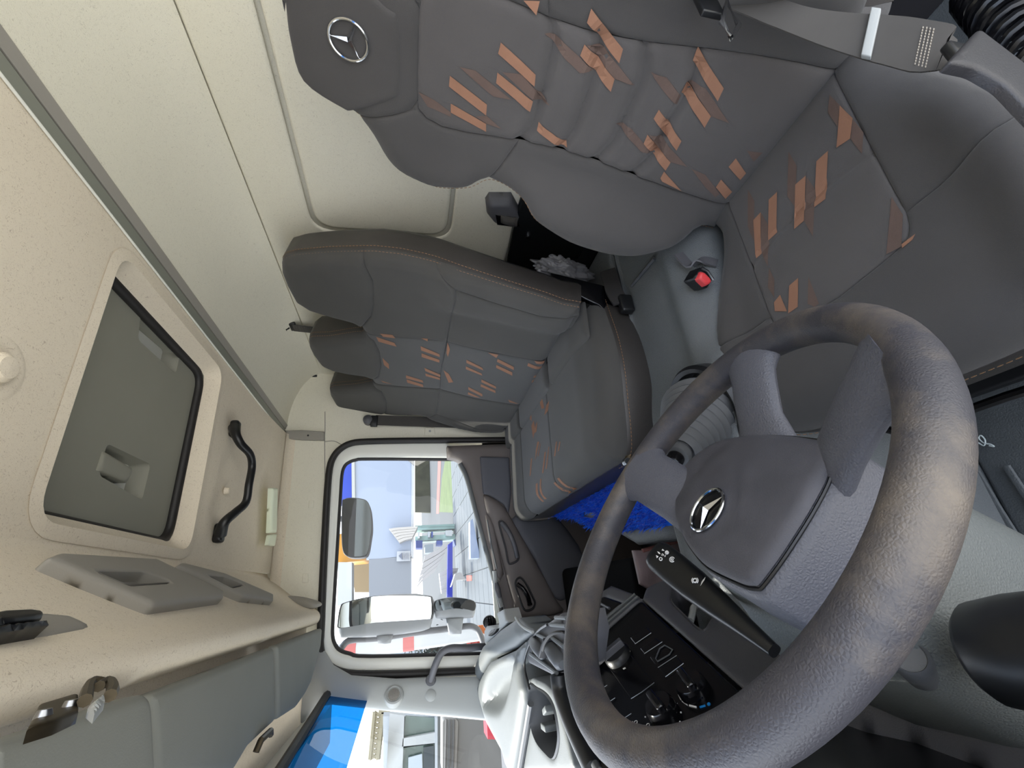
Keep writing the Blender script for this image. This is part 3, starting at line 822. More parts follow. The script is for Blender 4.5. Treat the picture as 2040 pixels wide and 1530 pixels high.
# edge stitching
def edge_st(inset, hh):
    c = np.array((0, .3)); out = []
    for p in far_s: out.append(DB.pt(p[0]*(1-inset/.3), c[1]+(p[1]-c[1])*(1-inset/.45), hh))
    return out
stitches('edge_stitching', edge_st(.0035, -.031), M['thread'], seat)
stitches('edge_stitching', edge_st(.0105, -.017), M['thread'], seat)
# woven stripes
br = [[(583, 0), (655, 0), (640, 62)], [(483, 185), (637, 325), (632, 378), (471, 235)], [(258, 332), (422, 460), (418, 508), (254, 380)], [(468, 318), (625, 445), (612, 492), (462, 365)],
      [(262, 455), (418, 545), (418, 580), (262, 495)], [(882, 35), (1022, 212), (1005, 275), (863, 95)], [(852, 190), (985, 345), (968, 402), (833, 240)], [(1357, 218), (1467, 388), (1440, 445), (1332, 275)],
      [(1305, 360), (1410, 512), (1382, 562), (1280, 405)], [(1180, 480), (1280, 620), (1258, 662), (1157, 520)], [(1130, 590), (1232, 715), (1210, 752), (1113, 630)], [(650, 540), (772, 632), (775, 655), (735, 645), (642, 575)],
      [(1203, 755), (1280, 842), (1195, 800), (1187, 785)], [(1520, 697), (1566, 765), (1540, 795), (1488, 735)], [(1455, 790), (1505, 848), (1475, 878), (1432, 825)]]
dm = [[(300, 295), (370, 310), (505, 420), (530, 440), (450, 425), (390, 375)], [(490, 318), (575, 326), (700, 465), (625, 440)], [(118, 405), (195, 445), (262, 495), (262, 515), (160, 470)], [(370, 512), (420, 510), (485, 568), (418, 545)],
      [(675, 148), (745, 170), (838, 255), (895, 318), (830, 318), (770, 260)], [(860, 195), (940, 210), (1075, 378), (985, 345)], [(1145, 318), (1215, 340), (1280, 425), (1262, 470), (1200, 400)], [(1312, 362), (1385, 385), (1490, 542), (1410, 512)],
      [(990, 545), (1060, 565), (1128, 650), (1145, 680), (1100, 665)], [(1135, 592), (1190, 605), (1305, 735), (1232, 715)], [(1325, 745), (1385, 770), (1450, 855), (1430, 870), (1385, 825)], [(1570, 665), (1640, 675), (1600, 715)]]
def lifts(fr, polys, z): return [[np.array(fr.lift(q, .007)) for q in z(*p)] for p in polys]
def mirror_polys(P): return [[np.array((-q[0], q[1])) for q in p] for p in P]
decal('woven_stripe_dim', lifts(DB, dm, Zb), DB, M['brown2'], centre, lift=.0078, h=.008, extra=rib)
decal('woven_stripe', lifts(DB, br, Zb), DB, M['brown'], centre, lift=.0084, h=.008, extra=rib)

# badge: ring with a three-pointed star
def badge_parts(fr, c, R, hh, rot, m, ringw=.085):
    mb = MB(); O = np.asarray(fr.pt(*c, hh))
    P = [O+fr.S*R*math.cos(a)+fr.T*R*math.sin(a) for a in np.linspace(0, 2*math.pi, 48, endpoint=False)]
    mb.add(*tube_data(P, R*ringw, seg=8, closed=True))
    ms = MB()
    ctr = O+fr.N*R*.20; low = []
    tips = []; inn = []
    for k in range(3):
        a = math.pi/2+rot+k*2*math.pi/3; b = a+math.pi/3
        tips.append(O+(fr.S*math.cos(a)+fr.T*math.sin(a))*R*.97); inn.append(O+(fr.S*math.cos(b)+fr.T*math.sin(b))*R*.15)
    V = [ctr]+tips+inn+[O-fr.N*R*.05]
    Fc = []
    for k in range(3): Fc += [(0, 1+k, 4+k), (0, 4+k, 1+(k+1) % 3), (7, 4+k, 1+k), (7, 1+(k+1) % 3, 4+k)]
    ms.add(V, Fc)
    return mb, ms
bc = DB.lift((695, 78), .01)
mb, ms = badge_parts(DB, bc, .0262, .012, 0, None)
hb = mb.build('badge_ring', M['chrome'], hrest); ms.build('badge_star', M['chrome'], hrest, smooth=False)

# ---- seat cushion
b5 = math.radians(3.0)
def dc_base(s, t):
    bol = .028*sst((abs(s)-.15)/.09)
    front = -.045*sst((t-.40)/.10)
    return bol+front
DC = Frame((.625, Yd, -.605), (0, 1, 0), (-math.cos(b5), 0, math.sin(b5)), (math.sin(b5), 0, math.cos(b5)), dc_base)
Zc = lambda *p: zp(p, (1280, 160), 3.326)
def LC(*px): return [np.array(DC.lift(p)) for p in px]
co = [(.0, .452), (.12, .450), (.19, .440), (.232, .41), (.246, .36), (.248, .30), (.240, .24), (.222, .18), (.204, .13), (.186, .08), (.175, .03), (.170, -.03), (0, -.03)]
co = catmull([np.array(p) for p in co], 4)
cout = co+[np.array((-p[0], p[1])) for p in co[::-1] if p[0] > .003]
def cdrop(V, d):
    de = seg_dist(V, cout); return -.04*(1-round_prof(de, .05))
crease_c = catmull([np.array((-.118, .16)), np.array((-.04, .146)), np.array((.04, .146)), np.array((.118, .16))], 6)
def ccre(V, d): return cdrop(V, d)-.003*np.exp(-(seg_dist(V, crease_c, False)/.005)**2)
cc = round_poly([(.122, -.03), (.112, .305), (-.112, .305), (-.122, -.03)], .03)
cc = [p for p in cc if p[1] > -.02]+[np.array((-.121, -.03)), np.array((.121, -.03))]
cc = [np.array((.121, -.03)), np.array((.115, .2)), np.array((.114, .262)), np.array((.108, .288)), np.array((.088, .300)), np.array((0, .308))]
cc = catmull(cc, 3); cc = cc+[np.array((-p[0], p[1])) for p in cc[::-1] if p[0] > .003]
cushion_c = pad('cushion_centre_panel', clean(cc), DC, M['fabric2'], seat, h=.012, puff=.004, w=.008, extra=ccre, lines=[crease_c]+[offs(crease_c, d_) for d_ in (-.0035, .0035, -.008, .008)])
# the wings and the front of the cushion, split at the seams running out from the corners
half = [p for p in co]
wing = [np.array((.121, -.03))]+[p for p in cc if p[0] > .1 and p[1] < .262][1:]+[np.array((.114, .264)), np.array((.247, .262))]+[p for p in half[::-1] if p[1] < .262 and p[0] > .12][::-1]
wing = [np.array((.121, -.03))]+[np.array((.117, .1)), np.array((.115, .2)), np.array((.114, .264))]+[np.array((.246, .262))]+[p for p in half if p[1] < .262 and p[0] > .1]
for f in (lambda P: P, mir): pad('cushion_wing', clean(f(wing)), DC, M['fabric'], seat, h=.014, puff=.004, w=.008, extra=cdrop)
nose = [p for p in half if p[1] >= .262]+[np.array((.246, .262)), np.array((.114, .264))]+[p for p in cc if p[0] >= 0 and p[1] > .264][0:]
nose = clean(nose); nose = nose+[p for p in mir(nose[::-1]) if True]
pad('cushion_front_panel', clean(nose), DC, M['fabric'], seat, h=.014, puff=.004, w=.008, extra=cdrop)
n = len(cout); V = []; Fc = []
for hgt, f in ((-.036, 1.0), (-.045, 1.004), (-.085, .995), (-.11, .96)):
    for p in cout: V.append(DC.pt(p[0]*f, .2+(p[1]-.2)*f, hgt))
for i in range(3):
    for k in range(n): Fc.append((i*n+k, i*n+(k+1) % n, (i+1)*n+(k+1) % n, (i+1)*n+k))
Fc.append(tuple(3*n+k for k in range(n)))
mesh('cushion_boxing', V, Fc, M['leather'], seat)
for ins, hh in ((.004, -.028), (-.004, -.040)):
    stitches('edge_stitching', [DC.pt(p[0]*(1-ins/.24), .2+(p[1]-.2)*(1-ins/.24), hh) for p in cout if p[1] > 0], M['thread'], seat)
cb = [[(1300, 165), (1385, 250), (1368, 385), (1278, 445)], [(1222, 465), (1205, 785), (1130, 840), (1145, 535)], [(1075, 630), (1062, 930), (998, 985), (1005, 690)], [(885, 738), (880, 1005), (825, 1060), (830, 790)],
      [(778, 872), (775, 1145), (742, 1178), (728, 925)], [(1025, 1308), (1022, 1500), (958, 1545), (965, 1360)], [(905, 1420), (950, 1530), (870, 1530), (865, 1470)], [(1708, 1085), (1800, 1015), (1780, 1055), (1712, 1110)]]
cd = [[(1385, 255), (1455, 345), (1443, 485), (1368, 385)], [(1230, 95), (1300, 165), (1282, 305), (1218, 210)], [(958, 470), (1013, 565), (1003, 840), (950, 765)], [(1078, 638), (1135, 720), (1120, 1035), (1062, 930)],
      [(690, 720), (733, 800), (728, 1060), (690, 970)], [(778, 878), (825, 960), (822, 1230), (775, 1140)], [(1640, 770), (1715, 890), (1705, 1100), (1605, 1150)], [(1090, 1300), (1160, 1480), (1130, 1500), (1085, 1480)], [(830, 1240), (865, 1320), (865, 1440), (822, 1370)]]
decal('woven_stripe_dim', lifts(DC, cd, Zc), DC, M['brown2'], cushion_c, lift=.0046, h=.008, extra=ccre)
decal('woven_stripe', lifts(DC, cb, Zc), DC, M['brown'], cushion_c, lift=.0052, h=.008, extra=ccre)

# ---- base under the cushion
pan = [np.array((p[0]*.93, .2+(p[1]-.2)*.93)) for p in cout]
V = []; Fc = []; n = len(pan)
for hgt in (-.105, -.135): V += [DC.pt(p[0], p[1], hgt, False) for p in pan]
for k in range(n): Fc.append((k, (k+1) % n, n+(k+1) % n, n+k))
Fc += [tuple(range(n)), tuple(range(n, 2*n))]
mesh('seat_pan', V, Fc, M['satinblack'], seat)
# air suspension bellows and floor plate
bp = []
for k in range(13): bp += [(.155 if k % 2 else .175, -.76-.0185*k)]
sq = rrect(0, 0, 1, 1, .2, 4); V = []; Fc = []; n = len(sq)
for r_, z in bp: V += [(.43+p[0]*2*r_*1.0, Yd+p[1]*2*r_, z) for p in sq]
for i in range(len(bp)-1):
    for k in range(n): Fc.append((i*n+k, i*n+(k+1) % n, (i+1)*n+(k+1) % n, (i+1)*n+k))
Fc += [tuple(range(n)), tuple((len(bp)-1)*n+k for k in range(n))]
mesh('suspension_bellows', V, Fc, M['satinblack'], seat, angle=60)
box('floor_plate', (.43, Yd, ZF+.015), .42, .44, .03, M['satinblack'], seat, bev=.005)
for yy in (-.17, .17):
    tube('seat_rail', [(.18, Yd+yy, -.745), (.66, Yd+yy, -.745)], .011, M['satinblack'], seat, seg=8)
tube('adjuster_bar', catmull([(.24, Yd-.17, -.76), (.17, Yd-.16, -.80), (.165, Yd, -.80), (.17, Yd+.16, -.80), (.24, Yd+.17, -.76)], 5), .007, M['black'], seat, seg=8)
# outer side shield beside the cushion
SS = Frame((0, .125, 0), (1, 0, 0), (0, 0, 1), (0, -1, 0))
pad('side_shield', round_poly([SS.lift(p) for p in ((1885, 128), (1945, 62), (2060, 150), (2080, 260), (1995, 172), (1940, 140))], .006), SS, M['darkplastic'], seat, h=.02, puff=.003, w=.006, depth=.006)
# coiled air hose near the door side
A_, B_ = onp((1945, -20), 1, .215), onp((2090, 130), 1, .175); e_ = nrm(B_-A_); x_ = nrm(np.cross(e_, (0, 1, 0))); y_ = np.cross(e_, x_)
H = [A_+(B_-A_)*k/160+(x_*math.cos(k*.42)+y_*math.sin(k*.42))*.030 for k in range(161)]
tube('air_hose', H, .0062, M['black'], seat, seg=8)

# ---- driver belt: buckle by the tunnel, webbing on the door side
bk = thing('belt_buckle', onp((1400, 560), 1, .64), 'black belt buckle with a red release button beside the driver cushion', 'belt buckle')
BK = Frame(onp((1398, 556), 1, .605), nrm((.25, -.1, -.9)), nrm((-.75, .35, -.1)), None)
if BK.N@(-BK.O) < 0: BK.N = -BK.N
Zk = lambda *p: zp(p, (1280, 160), 3.326)
hs = [np.array(BK.lift(p)) for p in Zk((360, 1245), (455, 1340), (435, 1372), (330, 1290))]
pad('buckle_housing', [np.array(BK.lift(p)) for p in Zk((365, 1240), (400, 1250), (462, 1330), (438, 1380), (415, 1375), (328, 1300))], BK, M['satinblack'], bk, h=.008, puff=.006, w=.006, depth=.03)
pad('release_button', [np.array(BK.lift(p)) for p in Zk((352, 1272), (380, 1285), (435, 1338), (432, 1358), (405, 1368), (340, 1310))], BK, M['redbutton'], bk, h=.006, puff=.005, w=.004, lift=.010, depth=.012)
tube('buckle_rim', [BK.pt(*BK.lift(p), .008) for p in Zk((362, 1248), (408, 1278), (455, 1338))], .003, M['steel'], bk, seg=6)
sb = thing('buckle_bracket', onp((1370, 522), 1, .67), 'bent grey metal stalk leading to the red driver buckle', 'bracket')
P = [onp(p, 1, y) for p, y in zip(Zk((238, 1150), (310, 1225), (365, 1205), (420, 1195), (495, 1215)), (.635, .625, .615, .61, .605))]
mesh('stalk', *ribbon_data(catmull(P, 4), (.3, -.2, -1), [.020]*17, .004), M['dashmid'], sb)
mesh('stalk_cover', *box_data(onp((1390, 505), 1, .655), .05, .02, .05, bev=.006), M['satinblack'], sb)

dbelt = thing('driver_belt', onp((1740, 60), 1, .185), 'grey woven driver seat belt with steel tongue lying beside the seat back', 'seat belt')
pts = [((1905, 100), .155), ((1870, 100), .160), ((1800, 85), .172), ((1735, 72), .185), ((1660, 58), .20), ((1590, 40), .213), ((1520, 15), .226), ((1450, -12), .236), ((1380, -50), .245)]
P = [onp(q, 1, y) for q, y in pts]
wdir = []
for q, y in pts:
    a = onp((q[0]+12, q[1]-55), 1, y-.012); b = onp((q[0]-12, q[1]+55), 1, y+.012); wdir.append(a-b)
Pc = catmull(P, 4); Wc = catmull(wdir, 4)
wd = np.interp(np.linspace(0, 1, len(Pc)), [0, .06, .14, .4, .55, .65, 1], [.020, .036, .047, .047, .04, .034, .04])
mesh('webbing', *ribbon_data(Pc, Wc, list(wd), .0018), M['webbing'], dbelt)
# stitched bar block, stopper bar, tongue
mb = MB()
for k in range(4):
    for j in range(14):
        t = .16+.012*k; i0 = int(t*(len(Pc)-1)); p = Pc[i0]+(Pc[i0+1]-Pc[i0])*((t*(len(Pc)-1)) % 1)
        w = nrm(Wc[i0]); q = nrm(np.cross(nrm(Pc[i0+1]-Pc[i0]), w)); q = q if q@(-p) > 0 else -q
        mb.add(*box_data(p+w*(-.020+.003*j)+q*.0012, .0022, .0012, .001, X=w, Y=nrm(Pc[i0+1]-Pc[i0]), Z=q))
mb.build('stitch_block', M['thread2'], dbelt)
i0 = int(.375*(len(Pc)-1)); p = Pc[i0]; w = nrm(Wc[i0]); tdir = nrm(Pc[i0+1]-Pc[i0]); q = np.cross(tdir, w); q = q if q@(-p) > 0 else -q
mesh('stopper_bar', *box_data(p+q*.004, .060, .011, .007, X=w, Y=tdir, Z=q, bev=.0015), M['palegrey'], dbelt)
tg = onp((1452, 38), 1, .232)
for a, b, c2, d2 in (((1478, 50), (1446, 0), .0, 0), ((1462, 70), (1440, 40), 0, 0)): pass
TP = [onp(q_, 1, .225) for q_ in ((1447, 2), (1472, 50), (1457, 76), (1438, 44))]
tube('tongue_loop', TP, .0032, M['chrome'], dbelt, closed=True, seg=8)
mesh('tongue_grip', *box_data(onp((1410, 10), 1, .235), .045, .03, .008, X=nrm(TP[0]-TP[1]), Y=nrm(np.cross(nrm(TP[0]-TP[1]), (0, 1, 0))), Z=(0, 1, 0), bev=.002), M['satinblack'], dbelt)
mesh('belt_anchor', *box_data(onp((1912, 112), 1, .150), .03, .010, .022, bev=.003), M['satinblack'], dbelt)
# ================================================================== two-seat passenger bench
a12 = math.radians(12.5)
def bb_base(s, t): return .03*sst((-.36-s)/.08)*sst((.42-t)/.1)+.02*sst((s-.40)/.06)*sst((.42-t)/.1)
BB = Frame((.615, 1.39, -.437), (0, 1, 0), (math.sin(a12), 0, math.cos(a12)), (-math.cos(a12), 0, math.sin(a12)), bb_base)
Z4 = lambda *p: zp(p, (540, 420), 2.684)
bench = thing('passenger_bench', (.45, 1.39, ZF), 'grey two-place passenger bench with three headrests and small brown stripes', 'bench seat')
B = lambda *p: [np.array(BB.lift(q)) for q in Z4(*p)]
near = [(1650, 545), (1560, 530), (1450, 490), (1250, 430), (1000, 350), (870, 302), (800, 283), (680, 258), (540, 243), (480, 243), (300, 247), (120, 262), (60, 278)]
l1 = [(44, 300), (46, 340), (70, 400), (120, 490), (200, 540), (330, 580), (430, 605), (480, 635), (490, 652)]
l2 = [(480, 668), (440, 670), (300, 692), (210, 694), (193, 706), (197, 735), (215, 770), (260, 830), (330, 860), (420, 880), (500, 890), (536, 905)]
l3 = [(532, 930), (450, 946), (330, 955), (306, 965), (310, 990), (340, 1040), (400, 1075), (500, 1092), (600, 1092)]
farp = [(700, 1098), (820, 1108), (900, 1140), (1000, 1170), (1100, 1190), (1240, 1195), (1280, 1172)]
bout = B(*(near+l1+l2+l3+farp))
def bdrop(V, d): return -.028*(1-round_prof(seg_dist(V, bout), .035))
s1 = [(480, 243), (510, 300), (545, 370), (550, 480), (535, 560), (490, 612), (480, 635)]
s2 = [(490, 652), (550, 690), (580, 750), (590, 820), (575, 880), (536, 905)]
s3 = [(532, 930), (590, 960), (615, 1010), (618, 1060), (600, 1092)]
panels = dict(
    h1=near[9:]+l1[:-1]+s1[::-1][1:-1], h2=[l1[-1]]+l2[:-1]+s2[::-1][:-1], h3=l3+s3[::-1][1:-1],
    ul=[(540, 243), (680, 258), (800, 283), (870, 302), (920, 360), (990, 420), (985, 480), (960, 580), (940, 693), (700, 672), (505, 655), (490, 652), (480, 635)]+s1[::-1][1:],
    uc=[(505, 655), (700, 672), (940, 693), (910, 850), (905, 948), (700, 935), (560, 922), (534, 915)]+s2[::-1]+[],
    ur=[(560, 922), (700, 935), (905, 948), (890, 1050), (885, 1085), (820, 1108), (700, 1098)]+s3[::-1],
    nb=[(870, 302), (1000, 350), (1250, 430), (1450, 490), (1560, 530), (1650, 545), (1645, 580), (1440, 560), (1200, 490), (990, 420), (920, 360)],
    ll=[(990, 420), (1200, 490), (1440, 560), (1645, 580), (1560, 680), (1472, 805), (1300, 775), (1100, 735), (942, 697), (960, 580), (985, 480)],
    lc=[(942, 697), (1100, 735), (1300, 775), (1472, 805), (1360, 1020), (1335, 1037), (1100, 1000), (905, 950), (910, 850)],
    lr=[(905, 950), (1100, 1000), (1335, 1037), (1285, 1150), (1240, 1172), (1130, 1172), (960, 1110), (885, 1085), (890, 1050)],
    fb=[(885, 1085), (960, 1110), (1130, 1172), (1240, 1172), (1280, 1172), (1240, 1195), (1100, 1190), (1000, 1170), (900, 1140), (820, 1108)])
nm = dict(h1='headrest', h2='headrest', h3='headrest', ul='upper_back_panel', uc='upper_centre_panel', ur='upper_back_panel', nb='side_bolster', ll='lower_back_panel', lc='lower_centre_panel', lr='lower_back_panel', fb='side_bolster')
bpan = {}
for k, p in panels.items():
    poly = clean(B(*p))
    bpan[k] = pad(nm[k], poly, BB, M['benchfab2'] if k in ('uc', 'lc') else M['benchfab'], bench, h=.014, puff=.009 if k[0] == 'h' else .006, w=.016 if k[0] == 'h' else .012, extra=bdrop)
# leather boxing round the edge and the back of the bench
n = len(bout); V = []; Fc = []
for hgt, f in ((-.024, 1.0), (-.035, 1.004), (-.085, 1.0), (-.10, .98)):
    for p in bout: V.append(BB.pt(p[0]*f, .37+(p[1]-.37)*f, hgt))
for i in range(3):
    for k in range(n): Fc.append((i*n+k, i*n+(k+1) % n, (i+1)*n+(k+1) % n, (i+1)*n+k))
Vb, Tb, _, _ = fill([np.array((p[0]*.98, .37+(p[1]-.37)*.98)) for p in bout], .05)
k0 = len(V); V += [BB.pt(p[0], p[1], -.10) for p in Vb]; Fc += [tuple(i+k0 for i in t) for t in Tb]
mesh('back_boxing', V, Fc, M['leather'], bench)
def bst(pts, f, hh): return [BB.pt(p[0]*f, .37+(p[1]-.37)*f, hh) for p in B(*pts)]
for seg_ in (near+l1[:4], l1[-3:]+l2[:5], l2[-2:]+l3[:5]):
    stitches('edge_stitching', bst(seg_, .997, -.018), M['thread'], bench, r=.0008)
    stitches('edge_stitching', bst(seg_, 1.004, -.032), M['thread'], bench, r=.0008)
bs = [[(583, 655), (650, 662), (665, 680), (600, 672)], [(562, 672), (660, 705), (672, 725), (575, 698)], [(803, 680), (838, 682), (838, 697)], [(800, 722), (900, 765), (903, 780), (803, 745)], [(805, 760), (900, 795), (900, 810), (805, 780)],
      [(820, 838), (905, 875), (905, 888), (825, 855)], [(825, 868), (903, 892), (903, 903), (828, 882)], [(722, 878), (810, 905), (815, 918), (722, 894)], [(725, 900), (812, 928), (815, 942), (728, 917)], [(596, 785), (630, 818), (632, 845), (604, 822)], [(585, 905), (650, 926), (600, 916)]]
bl = [[(944, 702), (957, 740), (946, 780), (938, 760)], [(922, 850), (950, 870), (975, 915), (950, 918)], [(1160, 757), (1215, 768), (1205, 785)], [(1045, 795), (1130, 838), (1135, 852), (1045, 812)], [(1042, 830), (1125, 868), (1130, 880), (1042, 845)],
      [(1212, 790), (1298, 833), (1298, 850), (1208, 806)], [(1205, 822), (1290, 862), (1290, 880), (1203, 838)], [(1408, 800), (1462, 812), (1458, 830), (1418, 815)], [(1375, 812), (1452, 845), (1445, 858), (1370, 828)],
      [(1125, 900), (1203, 938), (1203, 950), (1125, 915)], [(1122, 925), (1200, 960), (1200, 973), (1120, 938)], [(1055, 940), (1130, 978), (1130, 992), (1055, 955)], [(1055, 968), (1120, 998), (1090, 994), (1052, 980)], [(1268, 1008), (1328, 1033), (1275, 1022)],
      [(1405, 885), (1436, 886), (1428, 900), (1402, 897)], [(1395, 912), (1420, 913), (1412, 926), (1392, 925)]]
def LL(fr, polys, z, k): return [[np.array(fr.lift(q, k)) for q in z(*p)] for p in polys]
decal('woven_stripe', LL(BB, bs, Z4, .006), BB, M['brown'], bpan['uc'], lift=.0072, h=.012, extra=bdrop)
decal('woven_stripe', LL(BB, bl, Z4, .006), BB, M['brown'], bpan['lc'], lift=.0072, h=.012, extra=bdrop)

# ---- cushion
b3 = math.radians(3.0)
def bc_base(s, t): return -.012*sst((-.40-s)/.10)
BC = Frame((.615, 1.39, -.437), (0, 1, 0), (-math.cos(b3), 0, math.sin(b3)), (math.sin(b3), 0, math.cos(b3)), bc_base)
Cq = lambda *p: [np.array(BC.lift(q)) for q in p]
cs = [(-.50, -.04), (-.515, .02), (-.535, .10), (-.540, .18), (-.530, .26), (-.520, .33), (-.500, .375), (-.44, .392), (0, .396), (.36, .396), (.43, .385), (.465, .345), (.475, .28), (.478, .1), (.478, -.04)]
cs = catmull([np.array(p) for p in cs], 4)
def kdrop(V, d): return -.05*(1-round_prof(seg_dist(V, cs), .06))
xs1, xs2 = -.15, .22
def cpan(name, x0, x1, m, t0=.075):
    poly = [p for p in cs if x0 <= p[0] <= x1 and p[1] > .2]
    if x0 > -.5: poly = [np.array((x0, np.interp(x0, [-.5, -.4, .4], [.38, .394, .396])))]+poly
    else: poly = [p for p in cs if p[0] < x1 and p[1] >= t0 and p[0] < -.3]+[p for p in cs if -.3 <= p[0] <= x1 and p[1] > .2]
    if x1 < .45: poly = poly+[np.array((x1, .3965)), np.array((x1, t0))]
    else: poly = poly+[p for p in cs if p[0] > .3 and t0 <= p[1] <= .2]+[np.array((.478, t0))]
    if x0 > -.5: poly.append(np.array((x0, t0)))
    else: poly.append(np.array((cs[0][0]-.003, t0)))
    return pad(name, clean(poly), BC, m, bench, h=.014, puff=.005, w=.010, extra=kdrop)
cpan('cushion_panel', -1, xs1, M['benchfab'], -.03)
bcc = cpan('cushion_centre_panel', xs1, xs2, M['benchfab2'])
cpan('cushion_panel', xs2, 1, M['benchfab'])
# the roll at the back of the cushion, in three lengths
for x0, x1, m in ((-.505, -.215, 'benchfab'), (-.19, .19, 'benchfab2'), (.195, .47, 'benchfab')):
    o_ = pad('cushion_rear_roll', round_poly([(x0, -.03), (x0, .08), (x1, .08), (x1, -.03)], .012), BC, M[m], bench, h=.014, puff=.014, w=.025, lift=.004)
    if m == 'benchfab2': roll = o_
n = len(cs); V = []; Fc = []
for hgt, f in ((-.045, 1.0), (-.055, 1.006), (-.11, 1.0), (-.135, .975)):
    for p in cs: V.append(BC.pt(p[0]*f, .18+(p[1]-.18)*f, hgt))
for i in range(3):
    for k in range(n-1): Fc.append((i*n+k, i*n+(k+1) % n, (i+1)*n+(k+1) % n, (i+1)*n+k))
Fc.append(tuple(3*n+k for k in range(n)))
mesh('cushion_boxing', V, Fc, M['leather'], bench)
for ins, hh in ((.004, -.033), (-.005, -.052)):
    stitches('edge_stitching', [BC.pt(p[0]*(1-ins/.5), .18+(p[1]-.18)*(1-ins/.2), hh) for p in cs if p[0] < -.43], M['thread'], bench, r=.0008)
Z5 = lambda *p: zp(p, (940, 880), 3.825)
k1 = [[(500, 60), (512, 0), (527, 0), (495, 145)], [(530, 30), (540, 0), (520, 110), (513, 112)], [(462, 130), (472, 125), (460, 260), (452, 262)], [(567, 80), (578, 75), (558, 240), (548, 240)], [(597, 40), (603, 38), (585, 205), (575, 210)],
      [(655, 0), (664, 0), (650, 110), (640, 112)], [(682, 0), (690, 0), (680, 65), (668, 78)], [(500, 320), (515, 315), (512, 400), (520, 455), (510, 460), (498, 400)], [(533, 285), (543, 283), (537, 400), (543, 435), (530, 440), (525, 380)],
      [(625, 315), (638, 308), (660, 365), (700, 400), (682, 402), (645, 375)], [(655, 280), (670, 275), (690, 340), (730, 375), (710, 380), (675, 345)]]
k2 = [[(1388, 1030), (1398, 1030), (1402, 1125), (1392, 1115)], [(1440, 1000), (1455, 990), (1470, 1055), (1455, 1060)], [(1480, 1040), (1497, 1015), (1490, 1070), (1470, 1095)], [(1400, 1150), (1412, 1120), (1422, 1165), (1410, 1220)], [(1425, 1140), (1432, 1128), (1428, 1180), (1418, 1190)]]
decal('woven_stripe', LL(BC, k1, Z5, .0)+LL(BC, k2, Z4, .0), BC, M['brown'], bcc, lift=.0058, h=.012, extra=kdrop)
# folding frame: black side plates and the box below
Zt = lambda *p: zp(p, (1000, 440), 3.326)
SP = Frame((0, .885, 0), (1, 0, 0), (0, 0, 1), (0, -1, 0))
pad('side_plate', [np.array(SP.lift(p)) for p in Zt((325, 345), (690, 435), (800, 578), (812, 712), (765, 705), (705, 625), (640, 560), (555, 520), (320, 400))], SP, M['black'], bench, h=.02, puff=.003, w=.004, depth=.012)
pad('lower_rail', [np.array(SP.lift(p)) for p in Zt((765, 710), (815, 712), (900, 1000), (965, 1250), (960, 1370), (920, 1380), (905, 1200), (850, 950))], SP, M['black'], bench, h=.02, puff=.003, w=.004, depth=.012)
BX = Frame((0, 0, -.565), (1, 0, 0), (0, 1, 0), (0, 0, 1))
pad('bench_box', [(.258, 1.855), (.165, 1.43), (.10, 1.2), (.055, 1.09), (.05, .895), (.88, .895), (.88, 1.855)], BX, M['tunnel'], bench, h=.05, puff=.012, w=.02, depth=.43)
lv = tube('release_latch', [onp((1262, 890), 1, .9), onp((1252, 915), 1, .9), onp((1245, 930), 1, .905)], [.010, .013, .009], M['darksteel'], bench, seg=10)
lathe('latch_pin', [(.0, .012), (.008, .012), (.009, .004), (.009, 0)], onp((1247, 922), 1, .885), (0, -1, 0), M['steel'], lv, seg=14)
# ================================================================== steering wheel
tw = math.radians(35.6)
wn = nrm((math.sin(tw), -.042, math.cos(tw))); wu = np.array((-math.cos(tw), 0, math.sin(tw))); wu = nrm(wu-np.dot(wu, wn)*wn); ws = np.cross(wu, wn)
WC = np.array((.053, .406, -.284))
def wbase(s, t): return -.016-.016*min((s*s+t*t)/.0121, 1.0)
WF = Frame(WC, ws, wu, wn)
WH = Frame(WC, ws, wu, wn, wbase)
whl = thing('steering_wheel', WC-wn*.05, 'worn grey three-spoke steering wheel with a chrome star badge on the hub', 'steering wheel')
m_rim = mat('wheel_rim_worn', (57, 56, 61), .5, grain=.35, gscale=420, kind='leather', rgb2=(118, 107, 93), vscale=9)
nt = m_rim.node_tree; rp = [n for n in nt.nodes if n.type == 'VALTORGB'][0]
rp.color_ramp.elements[0].position = .46; rp.color_ramp.elements[1].position = .80
nz_ = [n for n in nt.nodes if n.type == 'TEX_NOISE'][0]; nz_.inputs['Detail'].default_value = 12; nz_.inputs['Roughness'].default_value = .68
RR = .215
V = []; Fc = []; NA, NB = 120, 20
for i in range(NA):
    a = 2*math.pi*i/NA; er = ws*math.sin(a)+wu*math.cos(a)
    for j in range(NB):
        b = 2*math.pi*j/NB; V.append(WC+er*(RR+.0178*math.cos(b))+wn*.0195*math.sin(b)-wn*.002)
for i in range(NA):
    for j in range(NB): Fc.append((i*NB+j, i*NB+(j+1) % NB, ((i+1) % NA)*NB+(j+1) % NB, ((i+1) % NA)*NB+j))
mesh('rim', V, Fc, m_rim, whl)
def spoke(ang, w0, w1, w2):
    a = math.radians(ang); er = ws*math.sin(a)+wu*math.cos(a)
    st = [(.03, -.062), (.075, -.060), (.105, -.050), (.14, -.030), (.18, -.011), (.212, -.004)]
    P = catmull([WC+er*r+wn*h for r, h in st], 4)
    rr = np.interp(np.linspace(0, 1, len(P)), [0, .25, .55, .8, 1], [w0*1.1, w0, w1, w1*1.05, w2])
    return mesh('spoke', *tube_data(P, list(rr), seg=20, flat=.42, upv=wn), M['wheel'], whl)
spoke(116, .040, .036, .052); spoke(-116, .036, .034, .052); spoke(181, .050, .031, .044)
